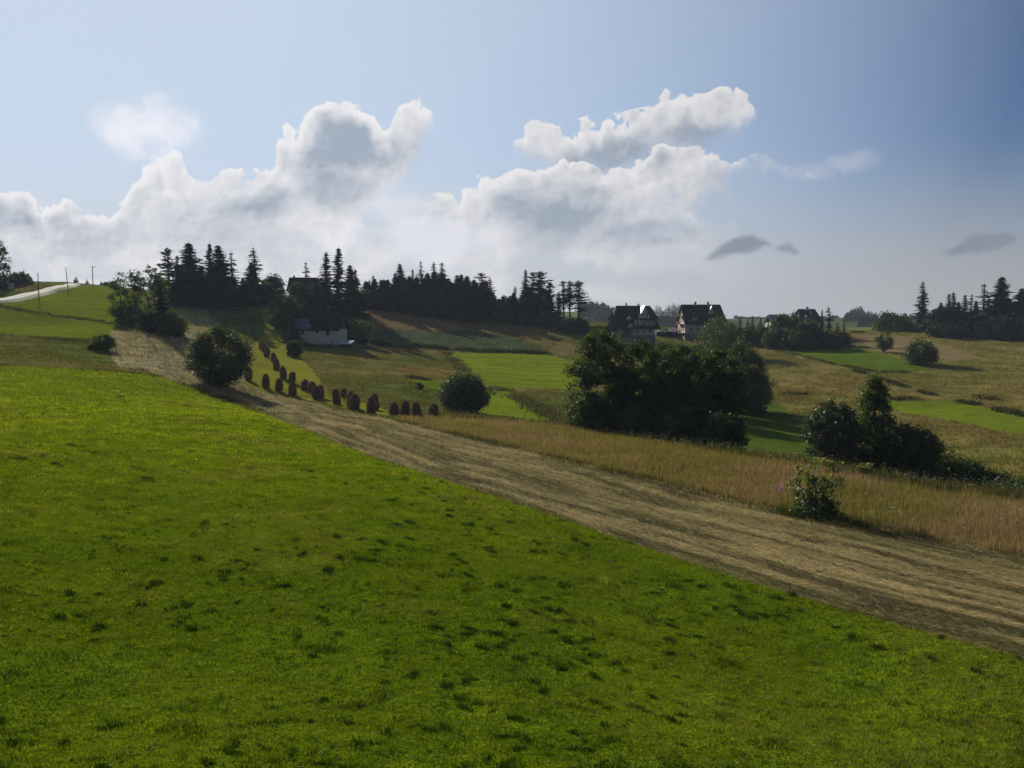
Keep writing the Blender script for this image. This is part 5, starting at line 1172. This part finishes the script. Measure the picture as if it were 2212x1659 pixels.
wn = noise2(P, 9.0, 3, 0.55, True)
Q = n.vmath('ADD', P, n.vmath('SCALE', n.vmath('SUBTRACT', wn, (0.5, 0.5, 0.5)), None, 0.026))
sq = n.n('ShaderNodeSeparateXYZ'); n.put(sq.inputs[0], Q); QX, QY = sq.outputs[0], sq.outputs[1]
QXn = n.math('MULTIPLY_ADD', QX, 1 / 1.5, 0.5)                       # -0.75..0.75 to 0..1
def curve(pts):
    """height of a cloud edge along the horizon, from surveyed points"""
    nd = n.n('ShaderNodeFloatCurve'); c = nd.mapping.curves[0]; q = sorted((sp(u, v)[0] / 1.5 + 0.5, sp(u, v)[1] * 2) for u, v in pts)
    while len(c.points) < len(q): c.points.new(0.5, 0.5)
    for pt, (a, b) in zip(c.points, q): pt.location = (min(max(a, 0), 1), min(max(b, 0), 1)); pt.handle_type = 'VECTOR'
    nd.mapping.update(); n.put(nd.inputs['Value'], QXn); return n.math('MULTIPLY', nd.outputs[0], 0.5)
A_T = [(-150,440),(0,436),(60,432),(100,452),(140,437),(180,465),(240,466),(262,425),(290,398),(312,368),(332,344),(392,345),(402,372),(415,398),(450,405),(480,385),(520,372),(580,368),(596,318),(618,268),(642,285),(670,248),(720,222),(762,228),(802,242),(826,272),(843,276),(852,222),(905,217),(926,245),(938,262),(942,420),(947,560)]
A_B = [(-150,640),(0,640),(300,640),(600,640),(740,600),(790,520),(832,465),(860,440),(900,400),(926,345),(938,330),(942,330),(947,330)]
B_T = [(1070,430),(1095,380),(1112,306),(1150,280),(1200,282),(1260,266),(1330,260),(1390,246),(1412,238),(1432,208),(1462,215),(1500,225),(1550,200),(1590,204),(1620,222),(1640,262),(1652,320),(1670,360)]
B_B = [(1070,330),(1095,340),(1120,375),(1200,418),(1300,400),(1400,372),(1500,345),(1560,318),(1610,288),(1640,270),(1652,262),(1670,250)]
C_T = [(875,640),(893,560),(905,480),(920,446),(935,403),(960,399),(985,420),(1005,409),(1025,394),(1045,388),(1062,408),(1110,372),(1150,356),(1200,344),(1260,350),(1288,365),(1310,390),(1332,370),(1380,345),(1430,320),(1470,330),(1540,324),(1590,345),(1640,338),(1680,370),(1740,376),(1780,400),(1800,430)]
C_B = [(875,520),(893,540),(905,545),(1000,640),(1200,620),(1400,560),(1500,500),(1550,448),(1640,404),(1700,392),(1740,386),(1780,370),(1800,350)]
E_T = [(850,680),(880,610),(960,560),(1060,520),(1200,488),(1320,462),(1450,455),(1540,470),(1600,500),(1640,550),(1670,620)]
E_B = [(850,560),(880,590),(960,592),(1200,600),(1500,585),(1600,560),(1640,535),(1670,500)]
D_T = [(1480,620),(1510,570),(1535,552),(1580,520),(1625,502),(1645,512),(1665,526),(1676,543),(1690,534),(1712,531),(1728,546),(1750,600),(1960,600),(1995,550),(2030,538),(2060,518),(2110,500),(2160,492),(2188,500),(2200,550)]
D_B = [(1480,530),(1510,560),(1535,565),(1600,562),(1645,552),(1665,545),(1676,550),(1690,552),(1712,551),(1728,546),(1750,520),(1960,520),(1995,545),(2030,556),(2110,554),(2160,546),(2188,530),(2200,500)]
N1 = noise2(Q, 17.0, 8, 0.64); NC = n.math('SUBTRACT', N1, 0.5)
b1 = billow(Q, 15.0); b2 = billow(n.vmath('ADD', Q, (-0.006, 0.010, 0)), 15.0)
f1 = billow(Q, 46.0); f2 = billow(n.vmath('ADD', Q, (-0.003, 0.004, 0)), 46.0)
bump = n.math('ADD', n.math('SUBTRACT', b1, b2), n.math('MULTIPLY_ADD', n.math('SUBTRACT', f1, f2), 0.55, n.math('MULTIPLY', NC, 0.35)))
rough_edge = n.math('MULTIPLY_ADD', NC, 0.85, n.math('MULTIPLY_ADD', b1, 1.15, n.math('MULTIPLY', f1, 0.58)))
sunv = (math.sin(R(SUN_AZ)) * math.cos(R(SUN_EL)), math.cos(R(SUN_AZ)) * math.cos(R(SUN_EL)), math.sin(R(SUN_EL)))
ang = n.vmath('DOT_PRODUCT', dirv, sunv); near = n.mrange(ang, 0.35, 0.97)
bright = n.mix(near, rgb((0.58, 0.555, 0.56)), rgb((0.88, 0.87, 0.885)))
shade = n.mix(near, rgb((0.27, 0.31, 0.375)), rgb((0.37, 0.43, 0.52)))
skyc = n.scalecol(n.vmath('MULTIPLY', sky.outputs[0], SKY), n.mrange(ang, 0.50, 0.93, 0.66, 1.0))
skyc = n.mix(n.mrange(ang, 0.50, 0.97, 0.0, 0.88), skyc, rgb((0.61, 0.71, 0.83)))   # thin high veil lit by the sun
cur = n.mix(n.mrange(QY, 0.0, 0.25, 0.92, 0.0, True), skyc, n.mix(near, rgb((0.34, 0.33, 0.35)), rgb((0.62, 0.64, 0.68))))
def puff(u, v, a, b, amt, k):
    c = sp(u, v); e = n.vmath('LENGTH', n.vmath('MULTIPLY', n.vmath('SUBTRACT', Q, (c[0], c[1], 0)), (FPX / a, FPX / b, 0)))
    return n.math('MULTIPLY', n.mrange(n.math('MULTIPLY_ADD', NC, k, n.math('SUBTRACT', 1.0, e)), 0.0, 0.8, 0.0, 1.0, True), amt)
NB = noise2(n.vmath('MULTIPLY', Q, (1, 1.5, 1)), 8.0, 4, 0.6)
spots = None                                     # thick, self-shadowed hearts of the clouds
for a in [(748,318,125,90,0.50,1.6),(722,405,110,66,0.42,1.6),(560,432,120,46,0.4,1.2),(50,468,110,40,0.4,1.0),(1330,325,210,52,0.45,1.5),(1520,286,120,36,0.5,1.0),(1180,462,180,52,0.36,1.6),(1420,505,150,34,0.5,1.0)]:
    p_ = puff(*a); spots = p_ if spots is None else n.math('MAXIMUM', spots, p_)
def layer(T, Bm, kt=15.0, kb=9.0, soft=0.075, deep=0.40, opac=0.97, mid=0.56):
    global cur
    t = n.math('SUBTRACT', curve(T), QY); b = n.math('SUBTRACT', QY, curve(Bm))
    d = n.math('ADD', n.math('MULTIPLY', t, kt), rough_edge); d = n.math('MINIMUM', d, n.math('MULTIPLY_ADD', t, 60, 0.55))
    cb = n.math('MINIMUM', n.math('MULTIPLY_ADD', NC, 1.3, n.math('MULTIPLY', b, kb)), n.math('MULTIPLY_ADD', b, 40, 0.25))
    cov = n.math('MULTIPLY', n.mrange(d, 0.0, soft, 0.0, opac, True), n.mrange(cb, 0.0, 0.55, 0.0, 1.0, True))
    dep = n.math('ADD', n.math('MULTIPLY', t, 11.0), n.math('MULTIPLY', rough_edge, 0.85))
    rim = n.mrange(dep, 0.02, deep, 1.0, mid, True)
    lit = n.math('MULTIPLY_ADD', bump, n.mrange(dep, 0.1, 1.0, 1.6, 0.45), rim)
    lit = n.math('ADD', lit, n.math('MULTIPLY', n.mrange(NB, 0.32, 0.68, -0.26, 0.26), n.mrange(dep, 0.05, 0.5)))
    lit = n.math('SUBTRACT', lit, n.math('MULTIPLY', spots, n.mrange(dep, 0.08, 0.5)))
    lit = n.math('ADD', lit, n.mrange(dep, 0.9, 2.0, 0.0, 0.22, True), clamp=True)
    cur = n.mix(cov, cur, n.mix(lit, shade, bright))
# soft low bank over the whole horizon
lowb = n.math('MULTIPLY', n.mrange(QY, 0.085, 0.185, 1.0, 0.0, True), n.mrange(QX, -0.1, 0.40, 1.0, 0.0, True))
NL = noise2(n.vmath('MULTIPLY', Q, (1, 3.2, 1)), 7.0, 5, 0.55)
lb = n.math('MULTIPLY', lowb, n.mrange(NL, 0.30, 0.60, 0.45, 0.95, True))
cur = n.mix(lb, cur, n.mix(n.mrange(NL, 0.38, 0.62), n.mix(near, rgb((0.42, 0.44, 0.47)), rgb((0.60, 0.65, 0.72))), n.mix(near, rgb((0.55, 0.53, 0.53)), rgb((0.80, 0.80, 0.83)))))
layer(E_T, E_B, 9.0, 5.0, 0.5, 0.6, 0.75, 0.6)
layer(A_T, A_B)
layer(B_T, B_B, 15, 14)
layer(C_T, C_B)
# loose wisps
wv = n.math('MAXIMUM', n.math('MAXIMUM', puff(950, 520, 230, 80, 0.8, 1.5), puff(880, 455, 130, 40, 0.4, 1.7)), n.math('MAXIMUM', puff(322, 278, 130, 84, 0.95, 1.6), n.math('MAXIMUM', puff(1838, 342, 62, 26, 0.32, 1.9), puff(1745, 372, 80, 22, 0.22, 1.5))))
cur = n.mix(wv, cur, n.mix(near, rgb((0.48, 0.48, 0.50)), rgb((0.88, 0.88, 0.95))))
t = n.math('SUBTRACT', curve(D_T), QY); b = n.math('SUBTRACT', QY, curve(D_B))
dk = n.mrange(n.math('ADD', n.math('MULTIPLY', n.math('MINIMUM', t, b), 110.0), n.math('MULTIPLY', NC, 2.0)), -0.1, 0.9, 0.0, 0.85, True)
dk = n.math('MULTIPLY', dk, n.mrange(n.math('MINIMUM', t, b), -0.008, 0.0, 0.0, 1.0))
cur = n.mix(dk, cur, rgb((0.225, 0.265, 0.325)))
n.put(bg.inputs['Color'], cur); bg.inputs['Strength'].default_value = 0.76
wt.links.new(bg.outputs[0], out.inputs['Surface'])

sun = bpy.data.lights.new('sun', 'SUN'); sun.energy = 4.8; sun.angle = R(0.55); sun.color = (1.0, 0.93, 0.82)
so = bpy.data.objects.new('sun', sun); link(so); so.rotation_euler = Vector(sunv).to_track_quat('Z', 'Y').to_euler()

hz = MB(); hz.box((0, 0, 11.0), (5900, 5900, 60.0))
hm, n2, o2 = new_mat('haze_air'); pv = n2.n('ShaderNodeVolumePrincipled'); pv.inputs['Color'].default_value = (0.74, 0.84, 1.0, 1); pv.inputs['Density'].default_value = 0.00015; pv.inputs['Anisotropy'].default_value = 0.0
hm.node_tree.links.new(pv.outputs[0], o2.inputs['Volume'])
hm.cycles.homogeneous_volume = True
ho = hz.build('haze', hm); ho['kind'] = 'stuff'; ho['label'] = 'pale blue summer haze over the hills'; ho['category'] = 'haze'

cam = bpy.data.cameras.new('camera'); cam.sensor_width = 36.0; cam.lens = 36.0 * FPX / 2212.0; cam.clip_start = 0.1; cam.clip_end = 8000
co = bpy.data.objects.new('camera', cam); link(co); co.location = (0, 0, 0); co.rotation_euler = (math.pi / 2 - PITCH, 0, 0); scene.camera = co
scene.view_settings.view_transform = 'Standard'; scene.view_settings.look = 'None'; scene.view_settings.exposure = 0.4; scene.view_settings.gamma = 1.0
scene.render.engine = 'CYCLES'
cy = scene.cycles; cy.use_denoising = True; cy.max_bounces = 6; cy.diffuse_bounces = 2; cy.glossy_bounces = 2; cy.transmission_bounces = 4; cy.volume_bounces = 0; cy.transparent_max_bounces = 4
cy.caustics_reflective = False; cy.caustics_refractive = False; cy.use_adaptive_sampling = True; cy.adaptive_threshold = 0.015; cy.adaptive_min_samples = 12
